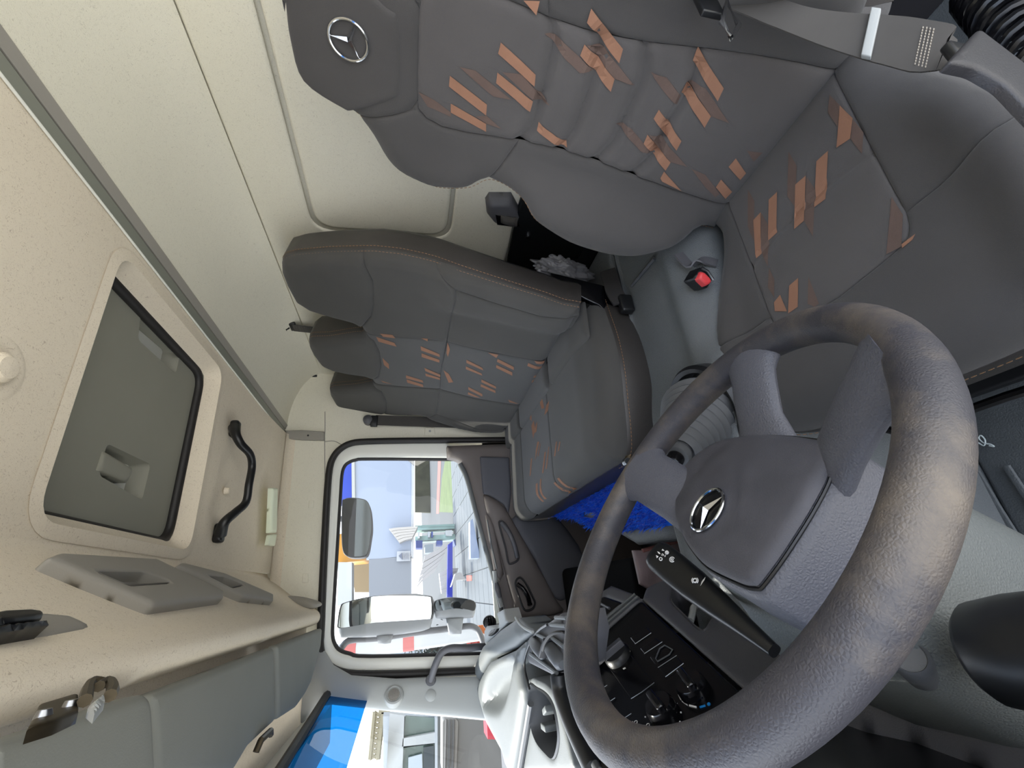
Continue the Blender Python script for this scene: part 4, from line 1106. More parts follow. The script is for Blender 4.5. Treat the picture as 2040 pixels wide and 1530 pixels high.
Z9 = lambda *p: zp(p, (1100, 580), 1.6106)
hubo = [np.array(WH.lift(p, .004)) for p in Z9((388, 700), (388, 640), (402, 585), (450, 528), (520, 480), (600, 460), (700, 455), (800, 463), (876, 478), (888, 500), (865, 575), (800, 700), (720, 825), (650, 920), (625, 932), (580, 922), (480, 872), (430, 815), (402, 762))]
hubo = catmull(hubo, 4, True)
hc0 = np.mean(hubo, 0)
pad('hub_body', [hc0+(p-hc0)*1.07 for p in hubo], WH, M['wheel'], whl, h=.012, puff=.010, w=.014, lift=-.013, depth=.05)
hcov = pad('airbag_cover', hubo, WH, M['hubcover'], whl, h=.009, puff=.007, w=.009, lift=-.002,
           extra=lambda V, d: -.003*np.exp(-((np.hypot(V[:, 0], V[:, 1])-.034)/.003)**2))
mb, ms = badge_parts(WH, (0, 0), .0235, .007, 0, None, .07)
disc = lathe('badge_disc', [(0, .0062), (.0225, .0055), (.0235, .002)], WH.pt(0, 0), wn, M['black'], hcov, seg=36)
mb.build('badge_ring', M['chrome'], hcov); ms.build('badge_star', M['chrome'], hcov, smooth=False)
tube('cover_seam', [WH.pt(*(hc0+(p-hc0)*1.015), -.004) for p in hubo], .0016, M['satinblack'], hcov, closed=True, seg=6)

# ---- steering column shroud with its two levers
col = thing('steering_column', WC-wn*.2, 'grained grey steering column shroud behind the wheel', 'steering column')
V = []; Fc = []; st = [(.045, .06, .052, -.01), (.06, .075, .060, -.012), (.10, .088, .066, -.012), (.15, .098, .088, -.012), (.24, .10, .09, -.02), (.34, .085, .075, -.02), (.6, .07, .06, -.02), (.9, .07, .06, -.02)]
sq = rrect(0, 0, 2, 2, .55, 6); n = len(sq)
for d_, a, b, o_ in st: V += [WC-wn*d_+ws*(p[0]*a-.022)+wu*(p[1]*b+o_) for p in sq]
for i in range(len(st)-1):
    for k in range(n): Fc.append((i*n+k, i*n+(k+1) % n, (i+1)*n+(k+1) % n, (i+1)*n+k))
Fc += [tuple(range(n)), tuple((len(st)-1)*n+k for k in range(n))]
mesh('shroud', V, Fc, M['column'], col)
ig = onp((1812, 1310), 1, .315)
lathe('ignition_barrel', [(.013, -.03), (.013, .0), (.011, .004), (.010, .002), (0, .002)], ig, nrm(-ig+np.array((.2, 0, .1))), M['gaiter'], col, seg=24)
tube('shroud_joint', [onp(p, 1, y) for p, y in (((1835, 1238), .32), ((1880, 1250), .30), ((1925, 1258), .29))], .0012, M['satinblack'], col, seg=5)

lev = thing('control_stalk', onp((1520, 1275), 1, .47), 'flat black column stalk with white wiper and brake symbols', 'stalk')
pA = onp((1305, 1102), 1, .56); pB = onp((1525, 1282), 1, .405)
ax = nrm(pA-pB); toc = nrm(-(pA+pB)/2); fx = nrm(np.cross(ax, toc)); fz = np.cross(fx, ax); fz = fz if fz@toc > 0 else -fz
L = np.linalg.norm(pA-pB)
SK = Frame(pB, ax, fx if fx[2] > 0 else -fx, fz)
prof = [(-.01, .006, .006), (.02, .009, .009), (.06, .014, .011), (.10, .018, .0125), (.14, .0195, .012), (L-.012, .0195, .0115), (L-.003, .017, .010), (L, .012, .007)]
V = []; Fc = []; ns = 20
for t_, a, b in prof:
    for k in range(ns):
        w_ = 2*math.pi*k/ns; ca, sa = math.cos(w_), math.sin(w_)
        V.append(pB+ax*t_+SK.T*a*np.sign(ca)*abs(ca)**.7+SK.N*b*np.sign(sa)*abs(sa)**.7)
for i in range(len(prof)-1):
    for k in range(ns): Fc.append((i*ns+k, i*ns+(k+1) % ns, (i+1)*ns+(k+1) % ns, (i+1)*ns+k))
Fc += [tuple(range(ns)), tuple((len(prof)-1)*ns+k for k in range(ns))]
mesh('lever_body', V, Fc, M['satinblack'], lev)
SKt = Frame(pB+SK.N*.0128, SK.S, SK.T, SK.N)
Zx = lambda *p: zp(p, (1240, 960), 4.5)
def flatmark(name, px, parent, fr, m, lift=.0004):
    poly = [np.array(fr.lift(p, lift)) for p in px]
    return mesh(name, [fr.pt(*p, lift) for p in poly], [tuple(range(len(poly)))], m, parent, smooth=False)
def ringmark(name, c, r, parent, fr, m, zf, w=.0006, arcs=((0, 360),)):
    for a0, a1 in arcs:
        P = [fr.pt(*fr.lift(zf((c[0]+r*math.cos(math.radians(a)), c[1]+r*math.sin(math.radians(a))))[0]), .0003) for a in np.linspace(a0, a1, 16)]
        tube(name, P, w, m, parent, seg=5)
WP = M['whiteprint']
ringmark('white_symbol', (345, 692), 13, lev, SKt, WP, Zx)
ringmark('white_symbol', (447, 697), 22, lev, SKt, WP, Zx, arcs=((40, 330),)); ringmark('white_symbol', (447, 697), 9, lev, SKt, WP, Zx)
ringmark('white_symbol', (400, 634), 14, lev, SKt, WP, Zx); ringmark('white_symbol', (400, 634), 6, lev, SKt, WP, Zx)
ringmark('white_symbol', (652, 885), 17, lev, SKt, WP, Zx, w=.0008); ringmark('white_symbol', (652, 885), 28, lev, SKt, WP, Zx, arcs=((-50, 50), (130, 230)))
for q in ([(745, 850), (735, 880), (697, 935), (712, 890)], [(300, 655), (325, 668), (308, 685)], [(310, 622), (332, 630), (342, 648), (325, 645)], [(350, 615), (378, 618), (360, 600)]):
    flatmark('white_symbol', Zx(*q), lev, SKt, WP)
for q in ([(347, 660), (356, 640), (362, 642), (353, 662)], [(358, 662), (366, 644), (380, 668), (388, 650), (392, 652), (382, 675), (368, 655), (362, 666)]):
    flatmark('white_lettering', Zx(*q), lev, SKt, WP)

lev2 = thing('left_stalk', onp((1985, 1290), 1, .26), 'thick round black lever end at the driver side of the column', 'stalk')
p0 = onp((1948, 1300), 1, .275); p1 = onp((2060, 1300), 1, .245); p2 = p1+(p1-p0)*1.2
dd = nrm(p2-p0)
tube('lever_end', [p0, p0+dd*.003, p0+dd*.008, p1, p2], [.018, .026, .030, .033, .034], M['satinblack'], lev2, seg=28)
mb = MB()
for k in range(3):
    c_ = p0+dd*(.03+.012*k); 
# ================================================================== engine tunnel between the seats
tn = thing('engine_tunnel', (.4, .75, ZF), 'grained dark grey engine tunnel cover between driver and bench', 'engine cover')
TZ = -.548
def trough(x, y):
    return 0
V = []; Fc = []
xs = np.concatenate([np.linspace(.92, .44, 10), np.linspace(.42, .26, 14), np.linspace(.24, -.35, 10)]); prof_n = 26
for x in xs:
    k = float(sst((.40-x)/.10))                              # the front rises into the lever mount
    zt = TZ-.012*(1-k)+.004*k*float(sst((x+.1)/.25))
    y0 = .605-.008*k; row = []
    ctl = [(y0-.006, ZF), (y0-.005, -.80), (y0-.004, -.66), (y0+.0, zt-.05), (y0+.03, zt-.018+.02*k), (y0+.075, zt+.006*(1-k)), (y0+.115, zt-.002), (.80, zt), (.862, zt), (.873, zt+.006), (.880, zt-.004), (.884, zt-.06), (.886, ZF)]
    for p in resample(catmull([np.array(c) for c in ctl], 3), 10): row.append((x, p[0], p[1]))
    V += row; m_ = len(row)
for i in range(len(xs)-1):
    for j in range(m_-1): Fc.append((i*m_+j, i*m_+j+1, (i+1)*m_+j+1, (i+1)*m_+j))
mesh('tunnel_cover', V, Fc, M['tunnel'], tn)
seamP = [onp(p, 2, TZ-.006) for p in ((1246, 532), (1270, 560), (1292, 528))]
tube('cover_joint', [onp(p, 2, TZ-.009) for p in zp([(860, 430), (975, 290), (1010, 250)], (1000, 440), 3.326)], .004, M['gaiter'], tn, seg=8)
# gaiter
gt = thing('gear_gaiter', (.25, .68, TZ), 'grey ribbed rubber gear lever gaiter with black shaft', 'gear lever')
g0 = onp((1398, 826), 2, -.535); g1 = onp((1352, 903), 2, -.435)
ax = nrm(g1-g0); L = np.linalg.norm(g1-g0)
lathe('collar', [(.092, -.03), (.094, -.004), (.088, .004), (.080, .0), (.078, -.03)], g0, nrm((-.25, 0, 1)), M['satinblack'], gt, seg=48)
prof = []
for k in range(9):
    f = k/8; r = .076*(1-f)+.036*f
    prof += [(r, f*L*.92), (r*1.0, f*L*.92+.004), (r-.007, f*L*.92+.008), (r-.010, f*L*.92+.0105)]
prof += [(.022, L*.97), (.018, L*1.0)]
lathe('bellows', prof, g0, ax, M['gaiter'], gt, seg=48)
lathe('shaft_socket', [(.020, 0), (.022, .01), (.020, .02), (.013, .022), (.013, .016)], g0+ax*L*.95, ax, M['gaiter'], gt, seg=28)
lathe('gear_shaft', [(.014, -.01), (.014, .03), (.012, .036), (0, .038)], g0+ax*L*.98, ax, M['black'], gt, seg=24)

# ------------------------------------------------------------------ rug, quilted mat, rubber mat, thread
rg = thing('blue_rug', (.3, 1.35, -.55), 'shaggy bright blue rug on the box in front of the passenger bench', 'rug')
RZ = -.548
rp_ = [(.262, 1.85), (.21, 1.64), (.166, 1.43), (.128, 1.33), (.095, 1.17), (.088, 1.05), (.078, .90), (.15, .895), (.34, .895), (.45, 1.0), (.45, 1.85)]
RF = Frame((0, 0, RZ), (1, 0, 0), (0, 1, 0), (0, 0, 1))
slot = round_poly([(.188, 1.385), (.163, 1.27), (.148, 1.28), (.172, 1.40)], .006)
rugp = [np.array(p) for p in rp_]
pad('rug_backing', rugp, RF, M['rug'], rg, h=.02, puff=.008, w=.015, depth=.004, holes=[slot])
V = []; Fc = []
lo = np.min(rugp, 0); hi = np.max(rugp, 0)
Q = rng.uniform(lo, hi, (30000, 2)); ok_ = inside(Q, rugp) & ~inside(Q, slot); Q = Q[ok_][:17000]
for x, y in Q:
    h_ = rng.uniform(.010, .022); a = rng.uniform(0, 6.28); lx, ly = rng.normal(-.004, .007), rng.normal(-.002, .007); w_ = .0016
    b = np.array((x, y, RZ+.006)); t_ = b+(lx, ly, h_); dx = np.array((math.cos(a)*w_, math.sin(a)*w_, 0)); m2 = b+np.array((lx*.4, ly*.4, h_*.6))
    k = len(V); V += [b-dx, b+dx, m2+dx*.8, m2-dx*.8, t_]; Fc += [(k, k+1, k+2, k+3), (k+3, k+2, k+4)]
me = bpy.data.meshes.new('fur'); me.from_pydata([tuple(v) for v in V], [], Fc); me.materials.append(M['rug'])
fur = bpy.data.objects.new('fur', me); link(fur, rg); fur['kind'] = 'stuff'
q = thing('quilted_mat', onp((1310, 1130), 1, 1.09), 'mauve quilted insulation mat hanging under the dash by the column', 'mat')
QF = Frame((0, 1.10, 0), (1, 0, 0), (0, 0, 1), (0, -1, 0))
Zr = lambda *p: zp(p, (1060, 860), 4.78)
qp = [np.array(QF.lift(p)) for p in Zr((960, 1130), (1060, 1130), (1390, 1035), (1560, 1050), (1560, 1500), (1150, 1520), (1030, 1450))]
def quilt(V, d):
    u = (V[:, 0]+V[:, 1])/.028; v = (V[:, 0]-V[:, 1])/.028
    return .004*np.abs(np.sin(u))*np.abs(np.sin(v))
pad('mat_face', qp, QF, M['quilt'], q, h=.005, puff=.004, w=.006, depth=.008, extra=quilt)
tube('mat_binding', [QF.pt(*QF.lift(p), .004) for p in Zr((1045, 1135), (1200, 1090), (1390, 1042), (1560, 1020))], .005, mat('binding_red', (150, 100, 96), .7), q, seg=8)

rm = thing('rubber_floor_mat', (.1, .55, ZF), 'black ribbed rubber floor mat in the driver footwell', 'floor mat')
MF = Frame((0, 0, ZF+.004), (1, 0, 0), (0, 1, 0), (0, 0, 1))
pad('mat_sheet', round_poly([(-.45, .12), (.36, .12), (.36, .59), (-.45, .59)], .03), MF, M['mat'], rm, h=.06, puff=.006, w=.008, depth=.003)
Zm = lambda *p: zp(p, (1700, 700), 1.843)
for q_ in (((470, 440), (545, 565), (640, 715)), ((580, 420), (640, 510), (700, 600)), ((400, 540), (450, 670), (510, 805))):
    P = [MF.pt(*MF.lift(p), .012) for p in Zm(*q_)]
    tube('mat_rib', P, .006, M['mat'], rm, seg=8, flat=.6)
P = [MF.pt(*MF.lift(p), .014) for p in Zm((460, 360), (450, 345), (470, 330), (500, 345), (505, 325), (490, 308), (482, 318), (500, 335), (525, 340), (538, 348), (520, 345))]
th = tube('loose_thread', catmull(P, 5), .0013, M['thin'], None, seg=5); tag(th, 'tangled white thread lying on the rubber floor mat', 'thread')

# ------------------------------------------------------------------ behind the seats: box, bag, belt housings
bx = thing('storage_bin', (.84, .80, -.45), 'black open storage bin on the rear wall between the seats', 'storage bin')
SB = Frame((.90, 0, 0), (0, 1, 0), (0, 0, 1), (-1, 0, 0))
bo = [np.array(SB.lift(p)) for p in Zt((70, 65), (310, 130), (640, 265), (700, 420), (330, 345), (35, 235))]
pad('bin_back', [(bo[0][0]-.35, bo[0][1]), bo[0], bo[5], (bo[5][0]+.10, bo[5][1]-.01), (1.02, -.52), (.5, -.52), (.5, bo[0][1])], SB, M['satinblack'], bx, h=.03, puff=.004, w=.006, depth=.015)
pg = thing('plastic_bag', onp((1125, 535), 0, .80), 'crumpled grey plastic bag tucked beside the passenger bench', 'plastic bag')
bmm = bmesh.new(); bmesh.ops.create_icosphere(bmm, subdivisions=5, radius=1)
pgc = onp((1125, 543), 0, .79); e0 = nrm(onp((1190, 560), 0, .82)-onp((1062, 520), 0, .82))
e1 = np.array((1., 0, 0)); e2 = nrm(np.cross(e0, e1))
from mathutils import noise as mnoise
for v in bmm.verts:
    c_ = np.array(v.co); nz = mnoise.noise(Vector(c_*2.2))*.35+abs(mnoise.noise(Vector(c_*5+np.array((3, 1, 2)))))*.35
    c_ = c_*(1+nz); p = pgc+e0*c_[0]*.082+e1*c_[1]*.035+e2*c_[2]*.032
    v.co = Vector(p)
for f in bmm.faces: f.smooth = True
me = bpy.data.meshes.new('bag_film'); bmm.to_mesh(me); bmm.free(); me.materials.append(M['bag']); link(bpy.data.objects.new('bag_film', me), pg)
# belt retractor housing on the rear wall
rt = thing('belt_retractor', RW.pt(*RW.lift((1005, 432))), 'dark grey belt retractor housing on the rear wall behind the driver chair', 'belt retractor')
RH = Frame((XR-.02, 0, 0), (0, 1, 0), (0, 0, 1), (-1, 0, 0))
hp_ = [np.array(RH.lift(p, .02)) for p in Za((1150, 1110), (1170, 1080), (1290, 1080), (1340, 1170), (1310, 1235), (1200, 1215), (1155, 1160))]
pad('housing', hp_, RH, M['dashmid'], rt, h=.01, puff=.02, w=.02, depth=.02, lift=.0)
sl = [np.array(RH.lift(p, .022)) for p in Za((1200, 1150), (1310, 1165), (1330, 1215), (1210, 1205))]
pad('housing_slot', sl, RH, M['black'], rt, h=.01, puff=.002, w=.002, lift=.02)
sl = [np.array(RH.lift(p, .03)) for p in Za((1228, 1165), (1322, 1180), (1318, 1225), (1228, 1205))]
pad('webbing_roll', sl, RH, M['webbing'], rt, h=.01, puff=.012, w=.012, lift=.020)
pad('lower_bracket', [np.array(RH.lift(p)) for p in Za((1310, 1195), (1350, 1190), (1480, 1275), (1310, 1245))], RH, M['greyplastic'], rt, h=.01, puff=.003, w=.004, lift=.01, depth=.01)
lathe('bracket_bolt', [(0, .008), (.006, .007), (.007, 0)], RH.pt(*RH.lift(Za((1372, 1242))[0]), .014), RH.N, M['chrome'], rt, seg=16)
# upper belt anchors between the headrests
for i, (anc, lo_, lab, wb) in enumerate(((Z4((72, 600))[0], Z4((330, 612))[0], 'belt guide and grey webbing between the large and middle headrests', 'webbing'), (Z4((200, 880))[0], Z4((330, 882))[0], 'belt guide with hanging tongue between the middle and small headrests', 'webdark'))):
    t_ = thing('belt_guide', RW.pt(*RW.lift(anc)), lab, 'belt guide', 'rear wall belt guides')
    A0 = np.array(RW.pt(*RW.lift(anc), .012))
    lathe('guide_bolt', [(.018, -.01), (.019, .008), (.012, .014), (.010, .018), (0, .018)], A0, (-1, 0, 0), M['satinblack'], t_, seg=20)
    d_ = np.array(RW.pt(*RW.lift((lo_[0]-0, lo_[1])), .014)); e = nrm(d_-A0)
    mesh('guide_loop', *box_data(A0+e*.025, .03, .05, .012, X=e, Y=nrm(np.cross(e, (1, 0, 0))), Z=(-1, 0, 0), bev=.004), M['satinblack'], t_)
    P = [A0+e*.03+np.array((-.006, 0, 0)), A0+e*.12+np.array((-.012, 0, 0)), A0+e*.30, A0+e*.5]
    mesh('webbing', *ribbon_data(P, np.cross(e, (1, 0, 0)), .044, .002), M[wb], t_)
    if i: tube('tongue', [A0+np.array((-.01, .0, -.0)), RW.pt(*RW.lift(Z4((162, 935))[0]), .03)], .005, M['steel'], t_, seg=8)
# belt on the door pillar
t_ = thing('belt_guide', SW.pt(*SW.lift(Z6((395, 55))[0])), 'belt guide and grey webbing on the pillar beside the passenger door', 'belt guide', 'rear wall belt guides')
BF_ = Frame((0, YD-.02, 0), (1, 0, 0), (0, 0, 1), (0, -1, 0))
A0 = BF_.pt(*BF_.lift(Z6((385, 47))[0])); A1 = BF_.pt(*BF_.lift(Z6((800, 62))[0])); e = nrm(A1-A0)
lathe('guide_bolt', [(.020, -.02), (.021, .006), (.013, .012), (0, .013)], A0, (0, -1, 0), M['dashmid'], t_, seg=22)
mesh('guide_loop', *box_data(A0+e*.025+np.array((-.006, -.002, 0)), .03, .05, .014, X=e, Y=nrm(np.cross(e, (0, 1, 0))), Z=(0, -1, 0), bev=.004), M['satinblack'], t_)
mesh('webbing', *ribbon_data([A0+e*.03, A0+e*.15, A1, A1+e*.25], np.cross(e, (0, 1, 0)), .046, .002), M['webbing'], t_)
# lap buckle on the tunnel side of the bench
lb = thing('lap_buckle', onp((1232, 590), 1, .86), 'black lap belt stub resting on the tunnel by the bench hinge', 'belt buckle')
P = [onp(p, 1, y) for p, y in zip(Zt((700, 330), (725, 400), (745, 470), (790, 545)), (.90, .875, .862, .855))]
mesh('stub_webbing', *ribbon_data(catmull(P, 4), onp((1250, 570), 1, .86)-onp((1215, 598), 1, .87), .042, .006), M['webdark'], lb)
mesh('stub_tip', *box_data(onp((1247, 606), 1, .853), .05, .022, .035, bev=.006), M['satinblack'], lb)
# ================================================================== roof hatch, handle, lamp, roof plug
ht = thing('roof_hatch', (.37, .98, ZR+.05), 'square grey roof hatch with two recessed grips and a black seal', 'roof hatch')
HZ = ZR+.042
HFm = Frame((0, 0, HZ), (1, 0, 0), (0, 1, 0), (0, 0, -1))
inner = round_poly([(hx1-.012, hy0-.03), (hx1-.012, hy1-.012), (hx0+.012, hy1-.012), (hx0+.012, hy0-.03)], .05)
Z2 = lambda *p: zp(p, (0, 500), 3.0)
g1 = round_poly([np.array(HFm.lift(p)) for p in Z2((640, 1150), (900, 1275), (850, 1490), (590, 1340))], .012)
g2 = round_poly([np.array(HFm.lift(p)) for p in Z2((840, 380), (1080, 600), (1050, 735), (825, 530))], .012)
pad('hatch_panel', inner, HFm, M['hatch'], ht, h=.03, puff=0, holes=[g1, g2])
for g in (g1, g2):
    n = len(g); c = np.mean(g, 0); V = []; Fc = []
    for f, up in ((1.0, 0), (.97, .012), (.80, .032), (.55, .034)):
        V += [HFm.pt(*(c+(p-c)*f), -up) for p in g]
    for a in range(3):
        for b in range(n): Fc.append((a*n+b, a*n+(b+1) % n, (a+1)*n+(b+1) % n, (a+1)*n+b))
    Fc.append(tuple(3*n+b for b in range(n)))
    o_ = mesh('grip_recess', V, Fc, M['hatch'], ht)
# grip bar inside the front recess
bar = [HFm.pt(*HFm.lift(p, -.012), -.012) for p in Z2((625, 1215), (605, 1275), (592, 1335))]
gb_ = [np.array(HFm.lift(p, .004)) for p in Z2((625, 1195), (800, 1300), (765, 1385), (588, 1310))]
pad('grip_bar', gb_, HFm, M['hatch'], ht, h=.012, puff=.006, w=.008, lift=.0, depth=.02)
tube('hatch_seal', [HFm.pt(p[0], p[1], .004) for p in round_poly([(hx1-.022, hy0-.012), (hx1-.022, hy1-.024), (hx0+.016, hy1-.024), (hx0+.016, hy0-.012)], .05)], .011, M['rubber'], ht, closed=True, seg=10)
box('hatch_lid', (.37, .98, ZR+.082), .5, .52, .02, M['white'], ht, bev=.004)

gh = thing('roof_grab_handle', onp((470, 960), 2, ZR-.02), 'black curved grab handle under the roof beside the passenger door', 'grab handle')
hz = lambda p, z: onp(p, 2, z)
P = [hz(p, z) for p, z in (((467, 852), ZR-.016), ((470, 866), ZR-.030), ((480, 885), ZR-.044), ((498, 905), ZR-.058), ((502, 930), ZR-.060), ((496, 965), ZR-.062), ((490, 1000), ZR-.060), ((470, 1020), ZR-.046), ((448, 1040), ZR-.032), ((438, 1065), ZR-.020))]
P = catmull(P, 5); rr = np.interp(np.linspace(0, 1, len(P)), [0, .12, .3, .7, .88, 1], [.016, .012, .0105, .0105, .012, .016])
tube('handle_bar', P, list(rr), M['satinblack'], gh, seg=14)
for q in ((468, 855), (437, 1062)): 
    p = hz(q, ZR-.012); mesh('handle_foot', *box_data(p, .05, .03, .024, bev=.008), M['satinblack'], gh)
lm = thing('dome_lamp', onp((543, 1030), 1, 1.80), 'slim pale dome lamp strip above the passenger window', 'lamp')
LF = Frame((0, 0, .462), (1, 0, 0), (0, 1, 0), (0, 0, -1))
lp = round_poly([np.array(LF.lift(p)) for p in ((540, 972), (550, 972), (548, 1062), (536, 1062))], .006)
pad('lamp_lens', lp, LF, M['lamp'], lm, h=.01, puff=.008, w=.010, depth=.01)
pad('lamp_switch', [np.array(LF.lift(p, .002)) for p in ((541, 1066), (547, 1066), (546, 1072), (540, 1072))], LF, M['satinblack'], lm, h=.01, puff=.003, w=.004, depth=.008)
pad('lamp_base', round_poly([np.array(LF.lift(p)) for p in ((536, 1066), (550, 1064), (546, 1088), (532, 1086))], .004), LF, M['lamp'], lm, h=.01, puff=.004, w=.006, depth=.008)
rpg = thing('roof_plug', onp((0, 733), 2, ZR), 'round beige roof button in a dimple of the lining', 'plug')
pc = onp((-6, 732), 2, ZR)
lathe('plug_cap', [(0, -.018), (.014, -.017), (.019, -.012), (.020, .0)], pc+np.array((0, 0, .004)), (0, 0, 1), M['felt'], rpg, seg=28)
lathe('plug_dimple', [(.022, .001), (.032, -.003), (.045, .0005)], pc, (0, 0, 1), M['felt'], rpg, seg=32)
p = onp((448, 978), 2, ZR-.004)
sb2 = lathe('lining_button', [(0, -.014), (.008, -.012), (.010, 0)], p, (0, 0, 1), M['felt'], None, seg=16); tag(sb2, 'small beige lining button inside the curve of the roof handle', 'button')
p = RW.pt(*RW.lift((588, 688)))
sb3 = lathe('lining_button', [(.0095, .0), (.0095, .0015), (.008, .0025), (0, .0025)], p, (-1, 0, 0), M['felt_rear'], None, seg=20); tag(sb3, 'flat round lining button on the rear wall above the headrests', 'button')
# ================================================================== dashboard
ds = thing('dashboard', (-.3, .9, -.6), 'light grey truck dashboard with a black driver-facing control panel', 'dashboard')
Zd = lambda *p: zp(p, (940, 1160), 4.133)
TP = Frame((0, 1.0, -.262), (1, 0, 0), nrm((0, 1, .021)), None)
if TP.N[2] < 0: TP.N = -TP.N
D = lambda *p: [np.array(TP.lift(q)) for q in Zd(*p)]
endp = D((115, 520), (240, 400), (385, 300), (402, 292), (470, 350), (540, 405), (470, 470), (380, 535), (170, 632), (110, 730), (72, 815), (58, 720), (62, 640))
pad('dash_end_section', endp, TP, M['dashgrey'], ds, h=.02, puff=.02, w=.035, depth=.06)
mainp = D((72, 845), (118, 742), (178, 648), (388, 550), (538, 420), (478, 520), (438, 680), (475, 880), (480, 1000), (430, 1330), (385, 1560), (335, 1560), (300, 1430), (160, 1180), (105, 1000))
hol = catmull(D((210, 690), (300, 610), (420, 545), (400, 750), (355, 960), (310, 1070), (250, 1105), (160, 1070), (125, 990), (150, 820)), 4, True)
def hollow(V, d):
    ins_ = inside(V, hol); q_ = seg_dist(V, hol); return np.where(ins_, -.035*sst(q_/.05), 0)
pad('dash_top', mainp, TP, M['dashgrey'], ds, h=.012, puff=.02, w=.03, depth=.08, extra=hollow)
tube('dash_chrome_strip', catmull([TP.pt(*p, .01) for p in D((395, 285), (430, 340), (480, 378), (540, 405))], 4), .0032, M['palegrey'], ds, seg=8)
# body below
V = [(-.13, 1.84, -.30), (-.13, 1.20, -.30), (-.115, 1.0, -.31), (-.15, 1.84, -.80), (-.15, 1.20, -.80), (-.15, 1.0, -.80)]
mesh('glovebox_face', V, [(0, 1, 4, 3), (1, 2, 5, 4)], M['darkplastic'], ds)
box('dash_light_block', (-.42, .85, -.52), .40, 2.0, .44, M['darkplastic'], ds, bev=0)  # plain box filling the dash, added to block light
box('footwell_shade_block', (-.22, 1.47, -.78), .50, .62, .42, M['footshade'], ds, bev=.02)  # added block, its black colour paints the deep shade under the dash
# centre panel frame
P1 = np.array([-.161, .65, -.44]); P2 = np.array([-.06, .95, -.47]); P3 = np.array([-.129, .98, -.36])
cS = nrm(P2-P1); cN = nrm(np.cross(P2-P1, P3-P1)); cN = cN if cN@(-P1) > 0 else -cN
cT = np.cross(cN, cS); cT = cT if cT[2] > 0 else -cT
CS = Frame(P1, cS, cT, cN)
C = lambda *p: [np.array(CS.lift(q)) for q in zp(p, (1140, 1180), 5.1)]
pan = round_poly([(.316, .0), (.314, .142), (.30, .225), (-.09, .225), (-.09, .004)], .012)
stack = pad('control_panel', pan, CS, M['black'], ds, h=.03, puff=.002, w=.004, depth=.03)
# grey bezel along its far edge, with ridges
bz = [(.318, -.005), (.345, .005), (.345, .15), (.33, .235), (.30, .236), (.316, .143)]
pad('panel_bezel', [np.array(p) for p in bz], CS, M['dashmid'], ds, h=.015, puff=.008, w=.012, depth=.05)
for s_ in (.322, .336): tube('bezel_ridge', [CS.pt(s_, t_, .009) for t_ in np.linspace(.0, .2, 8)], .003, M['dashgrey'], ds, seg=6)
# switches
def plate(px, lift=.001, puff=.0015, name='switch_blank', m='black'):
    return pad(name, round_poly(C(*px), .004), CS, M[m], stack, h=.01, puff=puff, w=.003, lift=lift)
def line(px, r=.0005, name='switch_edge'): return tube(name, [CS.pt(*p, .004) for p in C(*px)], r, M['whiteprint'] if r > .0006 else M['steel'], stack, seg=5)
plate(((300, 680), (510, 530), (850, 935), (610, 1105)), name='lamp_switch_plate')
line(((300, 670), (510, 535))); line(((612, 1102), (720, 1035), (848, 938)))
for a in (((590, 470), (770, 360), (820, 430), (650, 545)), ((690, 580), (850, 470), (930, 525), (745, 645)), ((790, 670), (960, 555), (1040, 600), (850, 755)), ((885, 790), (1070, 660), (1150, 740), (965, 880))): plate(a)
line(((650, 543), (815, 430))); line(((745, 643), (928, 522))); line(((962, 880), (1146, 742))); line(((885, 785), (1075, 662)))
tube('switch_symbol_ring', [CS.pt(*p, .0035) for p in C((860, 690), (900, 590), (950, 555), (1030, 600), (1000, 650), (880, 720))], .0012, M['gaiter'], stack, closed=True, seg=6)
# light switch knob
kc = CS.lift(zp([(478, 668)], (1140, 1180), 5.1)[0])
kn = lathe('light_knob', [(.026, 0), (.025, .010), (.022, .013), (0, .013)], CS.pt(*kc, .002), CS.N, M['satinblack'], stack, seg=36)
kd = nrm(CS.pt(*C((560, 610))[0])-CS.pt(*C((390, 755))[0]))
mesh('knob_grip', *box_data(CS.pt(*kc, .020), .044, .011, .014, X=kd, Y=np.cross(CS.N, kd), Z=CS.N, bev=.002), M['dashmid'], kn)
mesh('knob_mark', *box_data(CS.pt(*C((525, 605))[0], .0165), .011, .004, .001, X=kd, Y=np.cross(CS.N, kd), Z=CS.N), M['whiteprint'], kn, smooth=False)
for q in (((575, 615), (600, 605), (605, 620), (585, 632)), ((525, 792), (550, 780), (560, 792), (535, 805))):
    poly = C(*q); mesh('white_symbol', [CS.pt(*p, .004) for p in poly], [tuple(range(4))], M['whiteprint'], stack, smooth=False)
